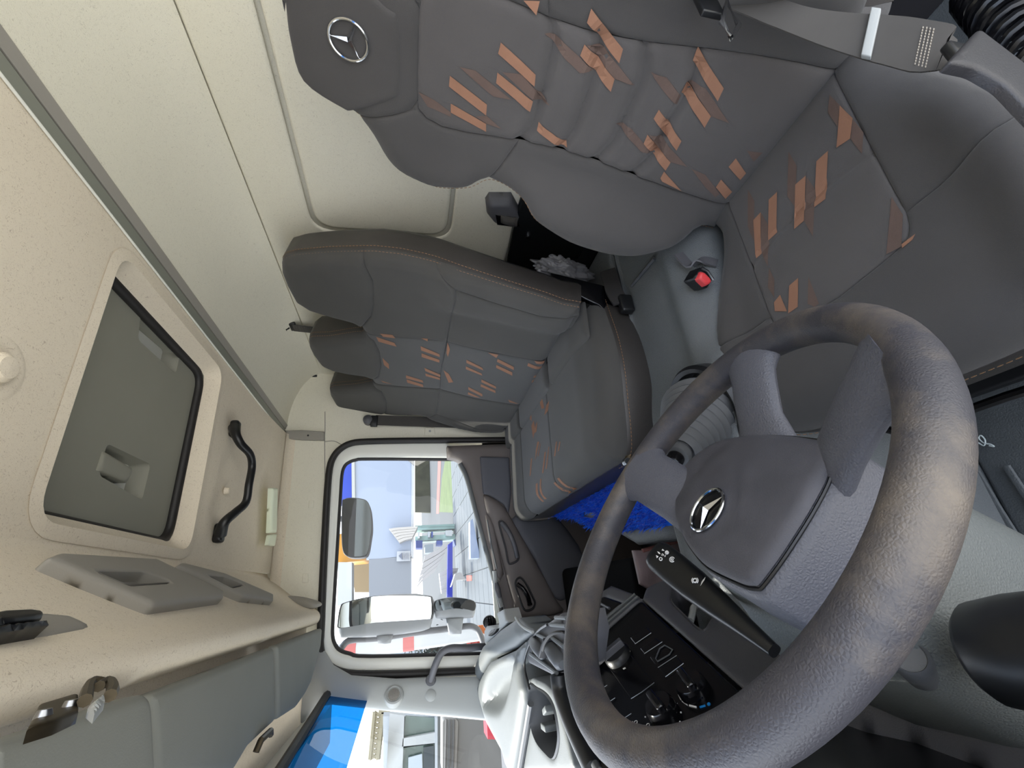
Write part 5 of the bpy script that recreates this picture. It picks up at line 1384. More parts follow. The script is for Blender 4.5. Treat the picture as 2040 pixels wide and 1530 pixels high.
# two rotary heater knobs
for (kx, ky), R in (((1255, 1015), .0235), ((945, 1240), .0235)):
    kc = CS.lift(zp([(kx, ky)], (1140, 1180), 5.1)[0])
    k_ = lathe('heater_knob', [(R, 0), (R*.97, .012), (R*.85, .018), (0, .019)], CS.pt(*kc, .002), CS.N, M['knob'], stack, seg=40)
    gd = nrm(np.array((1300-1170, 1100-920)) @ np.eye(2))
    g0_ = CS.pt(*CS.lift(zp([(kx-90, ky-120)], (1140, 1180), 5.1)[0])); g1_ = CS.pt(*CS.lift(zp([(kx+90, ky+120)], (1140, 1180), 5.1)[0])); gd = nrm(g1_-g0_)
    mesh('knob_grip', *box_data(CS.pt(*kc, .022), R*1.75, .013, .016, X=gd, Y=np.cross(CS.N, gd), Z=CS.N, bev=.004), M['knob'], k_)
    if kx > 1000:
        def arc(pts, m, r=.0011):
            tube('temperature_mark', [CS.pt(*p, .003) for p in C(*pts)], r, M[m], stack, seg=5)
        arc(((1175, 872), (1205, 870)), 'redprint'); arc(((1145, 900), (1158, 885)), 'redprint'); arc(((1100, 960), (1115, 935), (1130, 920)), 'redprint', .0014)
        for a, b in (((1090, 985), (1088, 1040)), ((1095, 1055), (1118, 1105)), ((1132, 1122), (1185, 1160)), ((1205, 1168), (1272, 1184))): arc((a, b), 'whiteprint', .0014)
        arc(((1310, 1186), (1365, 1168)), 'blueprint', .0014)
        lathe('temperature_dot', [(0, .003), (.0024, .003), (.0024, .001)], CS.pt(*C((1398, 1150))[0]), CS.N, M['blueprint'], stack, seg=12)
for q in ((910, 1095), (1000, 1102), (770, 1195), (752, 1280), (1115, 1235), (1105, 1330)):
    lathe('fan_mark', [(0, .003), (.0011, .003), (.0011, .001)], CS.pt(*C(q)[0]), CS.N, M['whiteprint'], stack, seg=8)
for q in (((1055, 1155), (1085, 1140), (1075, 1172)), ((805, 1145), (838, 1112), (845, 1118), (815, 1150)), ((610, 1342), (630, 1325), (632, 1345))):
    mesh('white_symbol', [CS.pt(*p, .0032) for p in C(*q)], [tuple(range(len(q)))], M['whiteprint'], stack, smooth=False)
for q in ((657, 1337), (780, 1368), (738, 1385)):
    c0 = C(q)[0]; tube('white_symbol', [CS.pt(c0[0]+.0028*math.cos(a), c0[1]+.0028*math.sin(a), .003) for a in np.linspace(0, 6.28, 10)[:-1]], .0006, M['whiteprint'], stack, closed=True, seg=4)
line(((530, 1308), (615, 1252))); line(((380, 1138), (450, 1092))); line(((310, 1000), (368, 962)))
for q in (((265, 850), (330, 840), (350, 940), (310, 1000)), ((330, 1000), (420, 990), (400, 1070), (350, 1080))): plate(q)
# lower console right of the panel, with the open ash bin
LPn = nrm((.80, -.50, .28)); lS = nrm(P2-P1); lT = nrm(np.cross(LPn, lS)); lT = lT if lT[2] < 0 else -lT
LP = Frame(P1+np.array((0, 0, -.004)), lS, lT, None)
if LP.N@(-P1) < 0: LP.N = -LP.N
Zl = lambda *p: zp(p, (1140, 1180), 5.1)
bin_px = Zl((1030, 40), (1060, -20), (1200, 0), (1430, 190), (1390, 340), (1310, 400), (1130, 230), (1035, 130))
lcp = [np.array(p) for p in ((-.12, .0), (.318, .0), (.36, .03), (.36, .25), (-.12, .25))]
bnl = catmull([np.array(LP.lift(p)) for p in bin_px], 4, True)
lc_ = pad('lower_console', lcp, LP, M['dashmid'], ds, h=.02, puff=.006, w=.01, holes=[bnl])
n = len(bnl); c_ = np.mean(bnl, 0); V = []; Fc = []
for f, up in ((1.12, .001), (1.06, .008), (1.0, .004), (.97, -.02), (.9, -.06)): V += [LP.pt(*(c_+(p-c_)*f), up) for p in bnl]
for a in range(4):
    for b in range(n): Fc.append((a*n+b, a*n+(b+1) % n, (a+1)*n+(b+1) % n, (a+1)*n+b))
mesh('bin_rim', V, Fc, M['dashmid'], lc_)
V = [LP.pt(*(c_+(p-c_)*.97), -.02) for p in bnl]+[LP.pt(*(c_+(p-c_)*.9), -.06) for p in bnl]
mesh('bin_inside', V, [(b, (b+1) % n, n+(b+1) % n, n+b) for b in range(n)]+[tuple(n+b for b in range(n))], M['black'], lc_)
tube('bin_lid_edge', catmull([LP.pt(*LP.lift(p), -.004) for p in Zl((1290, 90), (1230, 130), (1215, 200), (1195, 270))], 4), .006, M['palegrey'], lc_, seg=8)

# vents and cup holder on the top
vp = D((545, 405), (610, 360), (760, 250), (790, 420), (760, 700), (700, 770), (480, 660), (470, 560))
pod = pad('vent_pod', vp, TP, M['dashmid'], ds, h=.012, puff=.004, w=.008, depth=.08, lift=.002)
def tp(px, k): return np.array(TP.pt(*TP.lift(Zd(px)[0], k), k))
for a, b, r in (((510, 490), (585, 585), .013), ((640, 520), (735, 660), .015)):
    pa, pb = tp(a, .009), tp(b, .009); mid = (pa+pb)/2; e = nrm(pb-pa)
    tube('vent_drum', [pa-e*.008, pa, mid, pb, pb+e*.008], [r*.5, r*.9, r, r*.9, r*.5], M['gaiter'], pod, seg=20)
for a, b in (((540, 430), (625, 470)), ((650, 450), (755, 530)), ((480, 590), (700, 745)), ((650, 350), (775, 360)), ((690, 290), (780, 295))):
    tube('vent_slat', [tp(a, .010), tp(b, .010)], .0035, M['dashgrey'], pod, seg=8)
mesh('vent_divider', *box_data((tp((595, 600), .016)+tp((620, 480), .016))/2, .06, .006, .02, X=nrm(tp((595, 600), .016)-tp((640, 450), .016)), Y=nrm(np.cross((0, 0, 1), tp((595, 600), .016)-tp((640, 450), .016))), bev=.002), M['darkplastic'], pod)
cb_ = tube('black_cable', catmull([tp(p, k) for p, k in (((585, 560), .03), ((600, 500), .036), ((640, 440), .038), ((690, 415), .036), ((745, 410), .03), ((780, 420), .02))], 5), .0026, M['rubber'], None, seg=8)
tag(cb_, 'thin black cable looped over the dash air vents', 'cable')
tube('vent_pod_seam', catmull([tp(p, .010) for p in ((620, 350), (545, 405), (475, 510), (432, 680), (475, 880))], 4), .0025, M['satinblack'], ds, seg=6)
# second vent inside the wheel opening
v2 = round_poly(C((235, 130), (400, 140), (430, 180), (240, 340)), .005)
VB = Frame(CS.O+CS.S*.03, CS.S, CS.T, CS.N)
vb = pad('side_vent', [np.array(p) for p in round_poly([(.355, .03), (.43, .05), (.43, .18), (.36, .16)], .01)], CS, M['black'], ds, h=.02, puff=.004, w=.006, depth=.03)
for t_ in (.06, .09, .12): tube('vent_slat', [CS.pt(.365, t_, .006), CS.pt(.425, t_+.012, .006)], .003, M['gaiter'], vb, seg=6)
pad('side_vent_frame', [np.array(p) for p in [(.345, -.005), (.46, .02), (.46, .22), (.345, .19)]], CS, M['dashmid'], ds, h=.02, puff=.006, w=.01, lift=-.006, depth=.06, holes=[round_poly([(.355, .03), (.43, .05), (.43, .18), (.36, .16)], .01)])
# tray with cup holders
tray_p = D((480, 800), (520, 785), (620, 830), (700, 900), (790, 1180), (880, 1560), (390, 1560), (432, 1330), (482, 1000))
cup = catmull(D((495, 850), (560, 870), (640, 920), (700, 1010), (735, 1150), (745, 1300), (705, 1440), (640, 1400), (560, 1300), (515, 1150)), 4, True)
tr = pad('cup_tray', tray_p, TP, M['dashgrey'], ds, h=.012, puff=.006, w=.012, depth=.05, lift=.002, holes=[cup])
n = len(cup); c_ = np.mean(cup, 0); V = []; Fc = []
for f, up in ((1.03, .006), (1.0, .010), (.98, .004), (.96, -.03), (.90, -.075)): V += [TP.pt(*(c_+(p-c_)*f), up) for p in cup]
for a in range(4):
    for b in range(n): Fc.append((a*n+b, a*n+(b+1) % n, (a+1)*n+(b+1) % n, (a+1)*n+b))
Fc.append(tuple(4*n+b for b in range(n)))
mesh('cup_well', V, Fc, M['gaiter'], tr)
for q in (((500, 1035), (560, 1020), (600, 1040)), ((640, 1060), (680, 1010), (690, 1060)), ((650, 1160), (690, 1190), (640, 1200)), ((590, 1300), (620, 1240), (600, 1310))):
    pp = [tp(p, -.02) for p in q]; mesh('cup_finger', *box_data(np.mean(pp, 0), .03, .012, .04, X=nrm(pp[0]-pp[1]), Y=nrm(np.cross((0, 0, 1), pp[0]-pp[1])), bev=.003), M['dashgrey'], tr)
tube('tray_edge_rail', catmull([tp(p, .014) for p in ((484, 1000), (455, 1180), (428, 1340), (395, 1540))], 4), .007, M['gaiter'], tr, seg=8)
# dark hood edge in front of the driver
for a, m_, r in (((( 715, 760), (735, 900), (800, 1080), (890, 1290), (1010, 1540)), 'satinblack', .016), (((760, 930), (840, 1150), (930, 1350), (1050, 1560)), 'gaiter', .006)):
    tube('hood_edge', catmull([tp(p, .006) for p in a], 5), r, M[m_], ds, seg=12)
hd_ = D((735, 740), (760, 900), (830, 1080), (920, 1290), (1040, 1560), (1500, 1560), (1200, 1000), (900, 700))
# corner piece by the door with the small black nozzle
cz = thing('side_demister', onp((985, 1240), 1, 1.80), 'small black ribbed demister nozzle at the door end of the dashboard', 'nozzle')
c0 = onp((975, 1240), 1, 1.78)
lathe('nozzle_body', [(.022, -.02), (.024, .0), (.021, .012), (.014, .016), (.0, .012)], c0, nrm(-c0+np.array((0, 0, .3))), M['satinblack'], cz, seg=20)
for k in (-1, 0, 1):
    mesh('nozzle_fin', *box_data(c0+nrm(-c0)*.016+np.array((0, 0, .008*k)), .03, .03, .003, bev=.001), M['black'], cz)
cpz2 = [np.array(q) for q in (np.array(TP.lift(p)) for p in Zd((110, 400), (130, 360), (220, 380), (235, 330), (215, 250), (270, 220), (300, 330), (240, 400), (118, 515)))]
pad('corner_cap', cpz2, TP, M['palegrey'], ds, h=.012, puff=.005, w=.007, depth=.04)
pad('cap_socket', catmull(D((170, 425), (200, 385), (240, 378), (215, 415), (180, 440)), 3, True), TP, M['satinblack'], ds, h=.01, puff=.004, w=.006, lift=.012, depth=.01)
# knee panel below the column
KP = Frame((-.16, 0, 0), (0, 1, 0), (0, 0, 1), (1, 0, 0))
Zm = lambda *p: zp(p, (1700, 700), 1.843)
pad('knee_panel', [np.array(KP.lift(p)) for p in Zm((-60, 1290), (110, 1185), (240, 1185), (420, 1180), (700, 1200), (700, 1500), (400, 1412), (190, 1345), (20, 1315))], KP, M['dashmid'], ds, h=.02, puff=.02, w=.04, depth=.03)
box('cluster_shell', (-.30, .30, -.36), .24, .58, .30, M['satinblack'], ds, bev=.02)
# ================================================================== outside the windows
GZ = -2.35                                                   # yard level below the cab
def outmat(name, rgb, rough=.7, **k): return mat('yard_'+name, tuple(c*.74 for c in rgb), rough, **k)
yard = box('ground', (0, 8, GZ-.1), 80, 80, .2, outmat('concrete', (255, 249, 236), .9, var=.1, vscale=.8), bev=0); struct(yard)
st_ = box('street_floor', (0, 45, GZ-.02), 160, 82, .044, outmat('asphalt', (78, 80, 82), .9, var=.12, vscale=.5), bev=0); struct(st_)
E_ = lambda *p: zp(p, (660, 900), 6.0)
G_ = lambda *p: zp(p, (660, 1100), 6.0)
W_ = lambda *p: zp(p, (560, 1330), 3.4)
def YF(y): return Frame((0, y, 0), (1, 0, 0), (0, 0, 1), (0, -1, 0))
def to_ground(P, n):                                        # the last n outline points stand on the yard
    for i in range(n): P[-1-i] = np.array((P[-1-i][0], GZ+.02))
    return P
def yb(px): d = ray(*px); return float(GZ*d[1]/d[2])          # distance at which a pixel's ray meets the yard
def slab(name, px, y, rgb, th, label, cat, rnd=0.0, grd=0, **k):
    F = YF(y); P = to_ground([np.array(F.lift(p)) for p in px], grd)
    P = round_poly(P, rnd) if rnd else P
    o = pad(name, P, F, outmat(name, rgb, **k), None, h=.5, puff=0, depth=th)
    return tag(o, label, cat)
def part(name, px, y, rgb, th, parent, rnd=0.0, grd=0, **k):
    F = YF(y); P = to_ground([np.array(F.lift(p)) for p in px], grd); P = round_poly(P, rnd) if rnd else P
    return pad(name, P, F, outmat(name, rgb, **k), parent, h=.5, puff=0, depth=th)
# workshop door with its white bottom rail, notice, and blue fascia
YW = 7.0
wd = thing('workshop', (3.2, YW, GZ), 'workshop front with a half raised pale blue door and blue fascia', 'workshop')
part('door_leaf', E_((265, -80), (958, -80), (958, 1240), (420, 1290), (440, 1010), (290, 960)), YW, (172, 184, 206), .12, wd, rough=.5)
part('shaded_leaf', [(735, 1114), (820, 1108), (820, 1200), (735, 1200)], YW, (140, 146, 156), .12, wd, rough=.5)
part('bottom_rail', E_((958, -80), (995, -80), (985, 1265), (960, 1265)), YW-.03, (214, 216, 222), .16, wd)
part('top_rail', E_((240, -80), (275, -80), (292, 960), (250, 960)), YW-.03, (205, 205, 200), .16, wd)
part('door_post', [(690, 880), (690, 850), (980, 850), (980, 880)], YW-.05, (205, 205, 200), .2, wd, grd=2)
nt_ = part('notice', E_((785, 1190), (945, 1185), (945, 1305), (780, 1310)), YW-.06, (205, 208, 214), .02, wd)
part('notice_triangle', E_((805, 1245), (845, 1205), (850, 1290)), YW-.085, (110, 118, 140), .02, nt_)
for k in range(4): part('notice_line', E_((862+20*k, 1205), (868+20*k, 1205), (866+20*k, 1290), (860+20*k, 1290)), YW-.085, (160, 165, 180), .01, nt_)
part('blue_fascia', E_((-120, -80), (240, -80), (245, 620), (-120, 620)), YW+.1, (44, 72, 190), .2, wd)
part('white_pillar', G_((70, 640), (80, 120), (245, 120), (245, 640)), 7.3, (214, 216, 218), .3, wd, grd=0)
part('tan_wall', G_((280, 480), (240, 150), (470, 120), (470, 480)), 9.0, (176, 150, 106), .2, wd)
# yellow machine
ym = thing('yellow_machine', (YF(7.6).pt(*YF(7.6).lift((705, 1100)))[0], 7.6, GZ), 'yellow machine body partly hidden by the upper mirror', 'machine')
part('machine_body', E_((75, 985), (390, 940), (420, 1010), (450, 1240), (400, 1300), (70, 1330)), 7.6, (236, 160, 24), .8, ym, rnd=.04, rough=.45)
part('machine_grille', E_((370, 1160), (408, 1155), (400, 1265), (368, 1265)), 7.57, (96, 84, 70), .05, ym)
part('machine_bracket', E_((310, 1060), (360, 1020), (440, 1040), (440, 1130), (340, 1140)), 7.5, (120, 92, 46), .1, ym, rnd=.02)
# street beyond the door: lawn, kerb, van, hedge, painted lines (all on the ground)
GF_ = Frame((0, 0, GZ+.004), (1, 0, 0), (0, 1, 0), (0, 0, 1))
def gpatch(name, px, rgb, label, cat, z=.0, **k):
    P = [np.array(GF_.lift(p)) for p in px]
    o = pad(name, P, GF_, outmat(name, rgb, **k), None, h=8, puff=0, depth=.004, lift=.006+z); return tag(o, label, cat)
gpatch('lawn', E_((1320, 330), (1390, -60), (1660, -60), (1690, 740), (1290, 720)), (102, 118, 66), 'green lawn across the street beyond the window', 'lawn', rough=.95, var=.3, vscale=1.2)
gpatch('red_kerb', E_((1283, -60), (1318, -60), (1288, 740), (1255, 740)), (158, 88, 74), 'red painted kerb line along the far street', 'kerb', z=.004)
for i, q in enumerate((((1470, 150), (1490, 150), (1545, 680), (1525, 680)), ((1525, 660), (1640, 660), (1640, 690), (1530, 690)), ((1500, 380), (1590, 375), (1590, 385), (1500, 392)), ((1520, 500), (1610, 497), (1612, 507), (1520, 512)))):
    gpatch('painted_line', E_(*q), (200, 205, 200), ('long white line painted along the lawn edge', 'wide white cross line at the near end of the lawn', 'thin white cross line farthest up the lawn', 'thin white cross line in the middle of the lawn')[i], 'painted line', z=.008)
slab('dark_hedge', E_((1000, 60), (1000, 720), (1300, 720), (1330, 60)), 50.0, (92, 90, 72), .4, 'brown hedge behind the parked van', 'hedge', grd=2, var=.35, vscale=.8, rough=.95)
yv = yb(E_((1165, 400))[0])
slab('parked_van', E_((1160, 380), (1050, 385), (1020, 690), (1140, 670)), yv, (212, 206, 188), 1.6, 'cream parked van beyond the workshop door', 'van', rnd=.2)
# shelving with goods
YS = 24.0
sh = thing('shelf_rack', (YF(YS).pt(*YF(YS).lift((880, 1070)))[0], YS, GZ), 'pale green shelf rack with small goods below the door rail', 'shelf')
for q in (((1000, 900), (1620, 880), (1620, 910), (1000, 940)), ((1000, 1010), (1600, 975), (1605, 1035), (1000, 1065)), ((1500, 1150), (1640, 1140), (1640, 1165), (1500, 1180))):
    part('shelf_board', E_(*q), YS, (170, 200, 192), 1.2, sh)
part('rack_upright', E_((1000, 900), (1000, 880), (1640, 850), (1640, 880)), YS-.05, (150, 180, 172), .3, sh, grd=2)
goods = ((((1035, 960), (1058, 960), (1058, 1030), (1035, 1030)), (220, 222, 220)), (((1155, 955), (1180, 955), (1180, 1020), (1155, 1020)), (210, 214, 216)), (((1195, 955), (1215, 955), (1215, 1020), (1195, 1020)), (60, 84, 160)), (((1370, 940), (1445, 935), (1445, 1000), (1370, 1000)), (222, 224, 222)), (((1485, 900), (1600, 890), (1600, 985), (1485, 990)), (150, 156, 148)), (((1010, 1060), (1090, 1060), (1090, 1150), (1010, 1150)), (52, 70, 140)), (((1260, 1060), (1330, 1060), (1330, 1110), (1260, 1110)), (80, 96, 170)), (((1460, 1050), (1600, 1045), (1610, 1110), (1480, 1120)), (62, 80, 132)), (((1120, 1110), (1220, 1100), (1220, 1200), (1120, 1210)), (160, 170, 176)))
for i, (q, rgb) in enumerate(goods):
    slab('carton', E_(*q), YS-.3, rgb, 1.0, ('white', 'pale', 'blue', 'long white', 'grey', 'navy', 'light blue', 'dark blue', 'silver')[i]+' carton stored on the green shelf rack', 'carton')['group'] = 'cartons on the shelf rack'
# curved white panels with dark gaps, stacked on the yard
def fender(px, y, label):
    F = YF(y); top = [np.array(F.lift(p)) for p in px[0]]; bot = [np.array(F.lift(p)) for p in px[1]]
    r = thing('curved_panel_stack', F.pt(*np.mean(bot, 0)), label, 'panel stack', 'stacked curved white panels')
    for k in range(5):
        a, b = k/5, (k+.90)/5
        A = [t_+(q-t_)*a for t_, q in zip(top, bot)]; Bq = [t_+(q-t_)*b for t_, q in zip(top, bot)]
        pad('curved_panel', catmull(A, 4)+catmull(Bq[::-1], 4), F, outmat('fender', (206, 200, 194), .4), r, h=3, puff=0, depth=.5)
    return r
fender((E_((1120, 1240), (1330, 1140), (1440, 1060)), G_((1010, 480), (1060, 380), (1230, 240))), 21.5, 'large fan of curved white panels left of the blue stripe')
fender((G_((1290, 250), (1400, 200), (1520, 190)), G_((1320, 500), (1430, 470), (1440, 440))), 21.0, 'tall stack of white panels touching the blue stripe')
fender((G_((1480, 260), (1545, 240), (1590, 300)), G_((1430, 420), (1490, 340), (1620, 330))), 18.0, 'small fan of white panels beside the red tag')
fender((E_((690, 920), (800, 905), (1035, 890)), E_((820, 1090), (880, 1060), (960, 1040))), 6.8, 'white panels leaning across the workshop door leaf')
slab('blue_beam', E_((1395, 1110), (1450, 1070))+G_((1450, 540), (1385, 540)), 20.4, (40, 52, 176), .3, 'blue beam lying among the curved white panels', 'beam')
gpatch('red_tag', G_((1625, 280), (1690, 275), (1690, 340), (1630, 345)), (224, 92, 76), 'red patch on the tiled yard floor', 'patch', z=.03)
slab('low_box', E_((1660, 830), (1690, 800), (1780, 1270), (1665, 1275)), yb(E_((1775, 1200))[0]), (170, 182, 206), .5, 'pale blue low box at the foot of the lawn', 'box')
# tiled floor
tl = thing('tiled_floor', (1.0, 5, GZ), 'grey square tiles of the yard floor below the window', 'floor tiles')
gm = outmat('tile', (82, 87, 90), .6, var=.06, vscale=2)
V0, F0 = box_data((0, 0, 0), .97, .97, .03)
tme = None
for i in range(-9, 8):
    for j in range(6, 24):
        if tme is None:
            o = mesh('tile', [np.array(v) for v in V0], F0, gm, tl, smooth=False); tme = o.data
        else:
            o = bpy.data.objects.new('tile', tme); link(o, tl)
        o.location = (i*1.0, 1.0+j*1.0, GZ+.012)
# barrier pole, pale building and tree at the front of the window
bp_ = thing('barrier_pole', YF(6.5).pt(*YF(6.5).lift((800, 1280))), 'white barrier pole with red bands behind the mirror arm', 'barrier')
F = YF(6.5); pa = np.array(F.pt(*F.lift(G_((-40, 1215))[0]))); pb = np.array(F.pt(*F.lift(G_((1830, 960))[0])))
tube('pole', [pa, pb], .09, outmat('pole', (216, 216, 214), .5), bp_, seg=12)
for a, b in ((.10, .17), (.46, .53)): tube('red_band', [pa+(pb-pa)*a, pa+(pb-pa)*b], .093, outmat('poleband', (214, 110, 104), .5), bp_, seg=12)
for f in (0, 1): 
    e_ = pa if f == 0 else pb; tube('pole_post', [e_, (e_[0], e_[1]+.02, GZ)], .07, outmat('polepost', (120, 122, 126)), bp_, seg=10)
YG = 21.0
slab('pale_gate', G_((1100, 1085), (440, 1160), (440, 1262), (1100, 1262)), YG, (206, 214, 220), .1, 'pale blue sheet metal gate behind the barrier', 'gate', grd=0)
slab('dark_doorway', G_((1490, 1030), (1300, 1050), (1300, 1200), (1490, 1180)), YG+.3, (70, 74, 78), .1, 'dark doorway under the pale gate', 'doorway')
slab('white_jamb', G_((1530, 1015), (1490, 1020), (1490, 1180), (1530, 1170)), YG-.2, (215, 216, 220), .1, 'white block below the dark doorway', 'block')
bsh = thing('bush', YF(20.5).pt(*YF(20.5).lift(G_((1290, 1160))[0])), 'dark leafy bush in front of the pale gate', 'bush')
F = YF(20.5); c0 = np.array(F.pt(*F.lift(G_((1190, 1170))[0]))); V = []; Fc = []
for k in range(420):
    p = c0+rng.normal(0, 1, 3)*np.array((.36, .25, .36)); a, b = nrm(rng.normal(0, 1, 3)), nrm(rng.normal(0, 1, 3)); i0 = len(V)
    V += [p-a*.10, p+b*.04, p+a*.10, p-b*.04]; Fc.append((i0, i0+1, i0+2, i0+3))
me = bpy.data.meshes.new('leaves'); me.from_pydata([tuple(v) for v in V], [], Fc); me.materials.append(outmat('leaf', (52, 62, 54), .7)); lf = bpy.data.objects.new('leaves', me); link(lf, bsh); lf['kind'] = 'stuff'
tube('bush_stem', [c0, (c0[0], c0[1], GZ)], .06, outmat('stem', (70, 60, 50)), bsh, seg=8)
fe = thing('hose_reel', (YF(17.).pt(*YF(17.).lift(G_((1690, 1090))[0]))[0], 17., GZ), 'red hose reel on a dark stand near the mirror arm', 'hose reel')
c0 = YF(17.).pt(*YF(17.).lift(G_((1700, 1060))[0])); lathe('reel', [(.20, -.1), (.24, 0), (.12, .04), (.08, .0), (0, .0)], c0, (0, -1, 0), outmat('reel', (206, 76, 60), .5), fe, seg=24)
part('reel_stand', G_((1620, 1000), (1560, 1010), (1620, 1150), (1790, 1130)), 17.2, (60, 62, 66), .1, fe, grd=2)
slab('orange_marker', G_((1760, 880), (1840, 870), (1860, 1000), (1800, 960)), 2.26, (232, 128, 66), .03, 'orange side marker lamp by the mirror foot', 'lamp')

# ------------------------------------------------------------------ mirrors
def mirror(px_glass, px_house, y, label, tilt, arm_px=None, th=.05):
    F = Frame((0, y, 0), nrm((1, .0, 0)), (0, 0, 1), (0, -1, 0))
    g = [np.array(F.lift(p)) for p in px_glass]
    r = thing('side_mirror', F.pt(*np.mean(g, 0)), label, 'mirror', 'passenger side mirrors')
    gl_ = catmull(g, 4, True); c = np.mean(gl_, 0)
    if px_house:
        hh = catmull([np.array(F.lift(p)) for p in px_house], 3, True)
        pad('mirror_housing', hh, F, M['mirrorback'], r, h=.03, puff=.02, w=.03, depth=th)
    pad('mirror_rim', [c+(p-c)*1.04 for p in gl_], F, M['rubber'], r, h=.03, puff=.004, w=.006, lift=.017, depth=.02+(0 if px_house else th))
    # the glass itself, tipped so that it shows the yard behind
    V, T, _, _ = fill(gl_, .05)
    mesh('mirror_glass', [F.pt(p[0], p[1], .023+tilt[0]*(p[0]-c[0])+tilt[1]*(p[1]-c[1])) for p in V], T, M['mirror'], r)
    return r, F
m1, F_ = mirror(G_((100, 850), (130, 660), (200, 600), (520, 530), (900, 518), (1150, 532), (1188, 570), (1188, 770), (1100, 800), (540, 838), (200, 892), (110, 895)), G_((85, 880), (130, 650), (520, 520), (1200, 525), (1195, 860), (1140, 925), (980, 962), (560, 1012), (200, 1022), (95, 1012)), 2.22, 'large rectangular passenger side mirror in a grey housing', (.03, 0))
m2, F_ = mirror(G_((1245, 600), (1300, 565), (1480, 545), (1690, 585), (1700, 690), (1620, 690), (1480, 670), (1300, 700), (1250, 680)), G_((1235, 600), (1300, 560), (1480, 540), (1705, 590), (1705, 760), (1620, 790), (1300, 800), (1245, 760)), 2.22, 'small wide-angle mirror below the large side mirror', (.05, .05))
tm, F_ = mirror(E_((140, 640), (170, 585), (240, 568), (370, 580), (435, 615), (468, 700), (482, 820), (484, 940), (470, 1040), (440, 1200), (380, 1250), (200, 1240), (140, 1100)), None, 2.30, 'dark kerb mirror hanging over the top of the door', (.0, -.12), th=.06)
for c_ in tm.children:
    if c_.name.startswith('mirror_glass'): c_.data.materials[0] = M['dullmirror']
for n_, px in (('mirror_stem', G_((540, 1000), (740, 985), (710, 1085), (640, 1100), (560, 1090))), ):
    F = YF(2.21); pad(n_, [np.array(F.lift(p)) for p in px], F, M['mirrorback'], m1, h=.03, puff=.008, w=.01, depth=.03)
F = YF(2.21); pad('mirror_stem', [np.array(F.lift(p)) for p in G_((1370, 790), (1580, 785), (1555, 975), (1410, 990))], F, M['mirrorback'], m2, h=.03, puff=.008, w=.01, depth=.03)
arm_ = thing('mirror_arm', YF(2.2).pt(*YF(2.2).lift(G_((1750, 950))[0])), 'bent dark tube arm carrying the passenger side mirrors', 'mirror arm')
F = YF(2.24)
tube('arm_tube', catmull([np.array(F.pt(*F.lift(p))) for p in G_((110, 1160), (180, 1075), (280, 1045), (540, 1030), (980, 965), (1400, 915), (1620, 885), (1710, 900), (1770, 960), (1830, 1130), (1860, 1240))], 5), .013, M['dashmid'], arm_, seg=12)

F = YF(2.24)
for q in G_((1860, 1240), (110, 1160)):
    p = np.array(F.pt(*F.lift(q))); tube('arm_bracket', [p, (p[0]-.02, 1.95, p[2])], .014, M['dashmid'], arm_, seg=10)
p = np.array(YF(2.30).pt(*YF(2.30).lift(E_((150, 800))[0]))); tube('mirror_bracket', catmull([p, p+np.array((0, .0, .08)), (p[0], 2.1, .55), (p[0], 2.0, .60)], 5), .014, M['dashmid'], tm, seg=10)
# ------------------------------------------------------------------ through the windscreen
YV = 9.0
hb_ = thing('office_building', YF(YV).pt(*YF(YV).lift(W_((900, 500))[0])), 'white building with framed windows seen through the windscreen', 'building')
part('wall', W_((690, 760), (690, 330), (1060, 330), (1060, 760)), YV+.1, (200, 205, 208), .3, hb_)
F_b = YF(YV+.12); part('plinth', W_((1040, 760), (1040, 330), (1500, 330), (1500, 760)), YV+.4, (190, 194, 196), .3, hb_)
part('pier', W_((735, 310), (835, 325), (820, 760), (710, 760)), YV-.1, (214, 216, 214), .2, hb_)
part('lintel', W_((825, 480), (1050, 440), (1050, 510), (820, 535)), YV-.1, (216, 218, 216), .2, hb_)
for q in (((842, 328), (1042, 340), (1040, 440), (830, 468)), ((825, 545), (1040, 515), (1040, 760), (820, 760))):
    w_ = part('window', W_(*q), YV-.02, (116, 138, 128), .05, hb_, var=.3, vscale=1.5, rough=.2)
part('poster', W_((862, 610), (955, 585), (960, 760), (860, 760)), YV-.08, (214, 224, 230), .03, hb_)
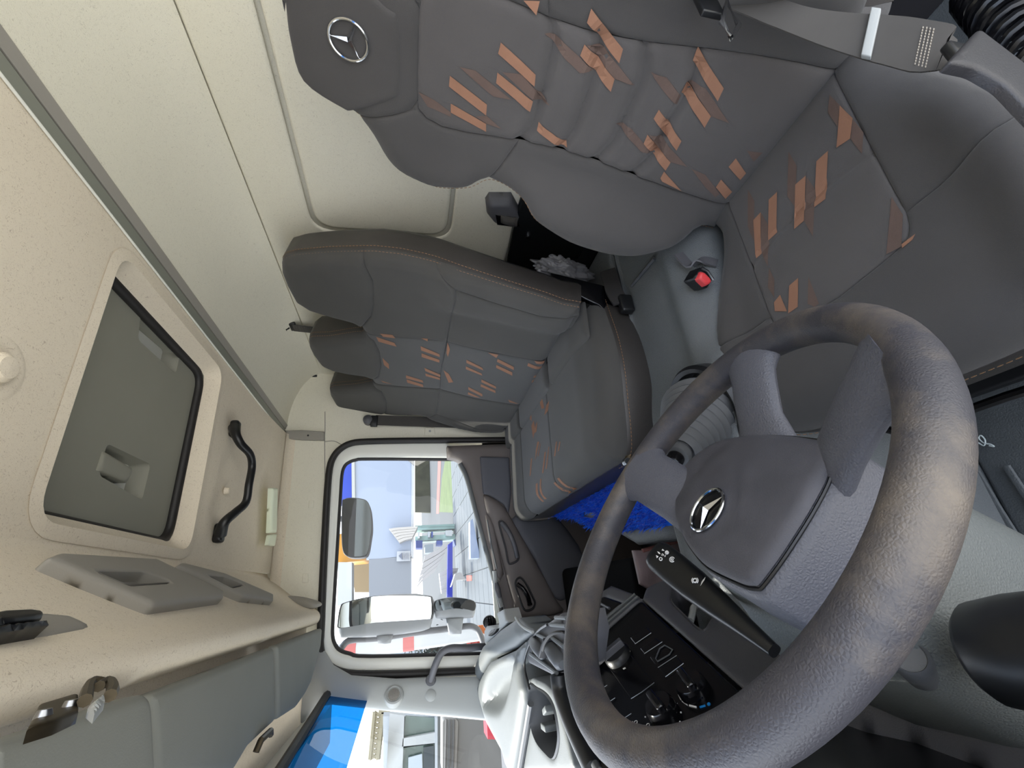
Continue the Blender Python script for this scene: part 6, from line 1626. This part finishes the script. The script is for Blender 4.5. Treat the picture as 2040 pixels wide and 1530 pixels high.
part('open_leaf', W_((965, 540), (1035, 530), (1035, 760), (965, 760)), YV-.09, (74, 82, 84), .03, hb_)
part('jamb', W_((1042, 340), (1060, 340), (1060, 760), (1042, 760)), YV-.12, (216, 220, 222), .1, hb_)
rl = thing('ribbed_roll', YF(7.5).pt(*YF(7.5).lift(W_((1145, 700))[0])), 'large grey ribbed roll standing before the white building', 'roll')
part('roll_body', W_((1095, 350), (1200, 350), (1185, 760), (1095, 760)), 7.5, (150, 146, 138), .5, rl, rnd=.05)
part('roll_foot', W_((1185, 760), (1185, 350), (1700, 350), (1700, 760)), 7.55, (120, 118, 112), .4, rl)
for k in range(3):
    tube('roll_rib', [YF(7.45).pt(*YF(7.45).lift(p)) for p in W_((1120+25*k, 350), (1112+25*k, 700))], .015, outmat('rollrib', (96, 94, 90)), rl, seg=6)
slab('parked_machinery', W_((1195, 760), (1205, 350), (1800, 350), (1800, 760)), 7.9, (92, 98, 104), .4, 'dark grey parked machinery beside the ribbed roll', 'machinery', var=.35, vscale=3)
slab('red_car', W_((1400, 485), (1395, 370), (1820, 340), (1820, 500)), 6.5, (206, 44, 62), .3, 'red car corner just above the dashboard edge', 'car')
mst = thing('lattice_mast', YF(11).pt(*YF(11).lift(W_((650, 600))[0])), 'beige steel lattice mast beyond the white building', 'mast')
F = YF(11.0); Lw = lambda p: np.array(F.pt(*F.lift(W_(p)[0])))
mm_ = outmat('mast', (176, 164, 132), .6)
for a, b in (((632, 300), (600, 620)), ((690, 300), (655, 620)), ((660, 300), (1500, 300))): tube('mast_leg', [Lw(a), Lw(b)], .05, mm_, mst, seg=6)
for k in range(9):
    f0, f1 = k/9, (k+1)/9; A = lambda f: Lw((632-32*f, 300+320*f)); Bm = lambda f: Lw((690-35*f, 300+320*f))
    tube('mast_brace', [A(f0), Bm(f1)], .03, mm_, mst, seg=5); tube('mast_brace', [Bm(f0), A(f1)], .03, mm_, mst, seg=5)
# ------------------------------------------------------------------ put the cab floor at z = 0
for o in list(scene.objects):
    if o.parent is None: o.location.z += ZC
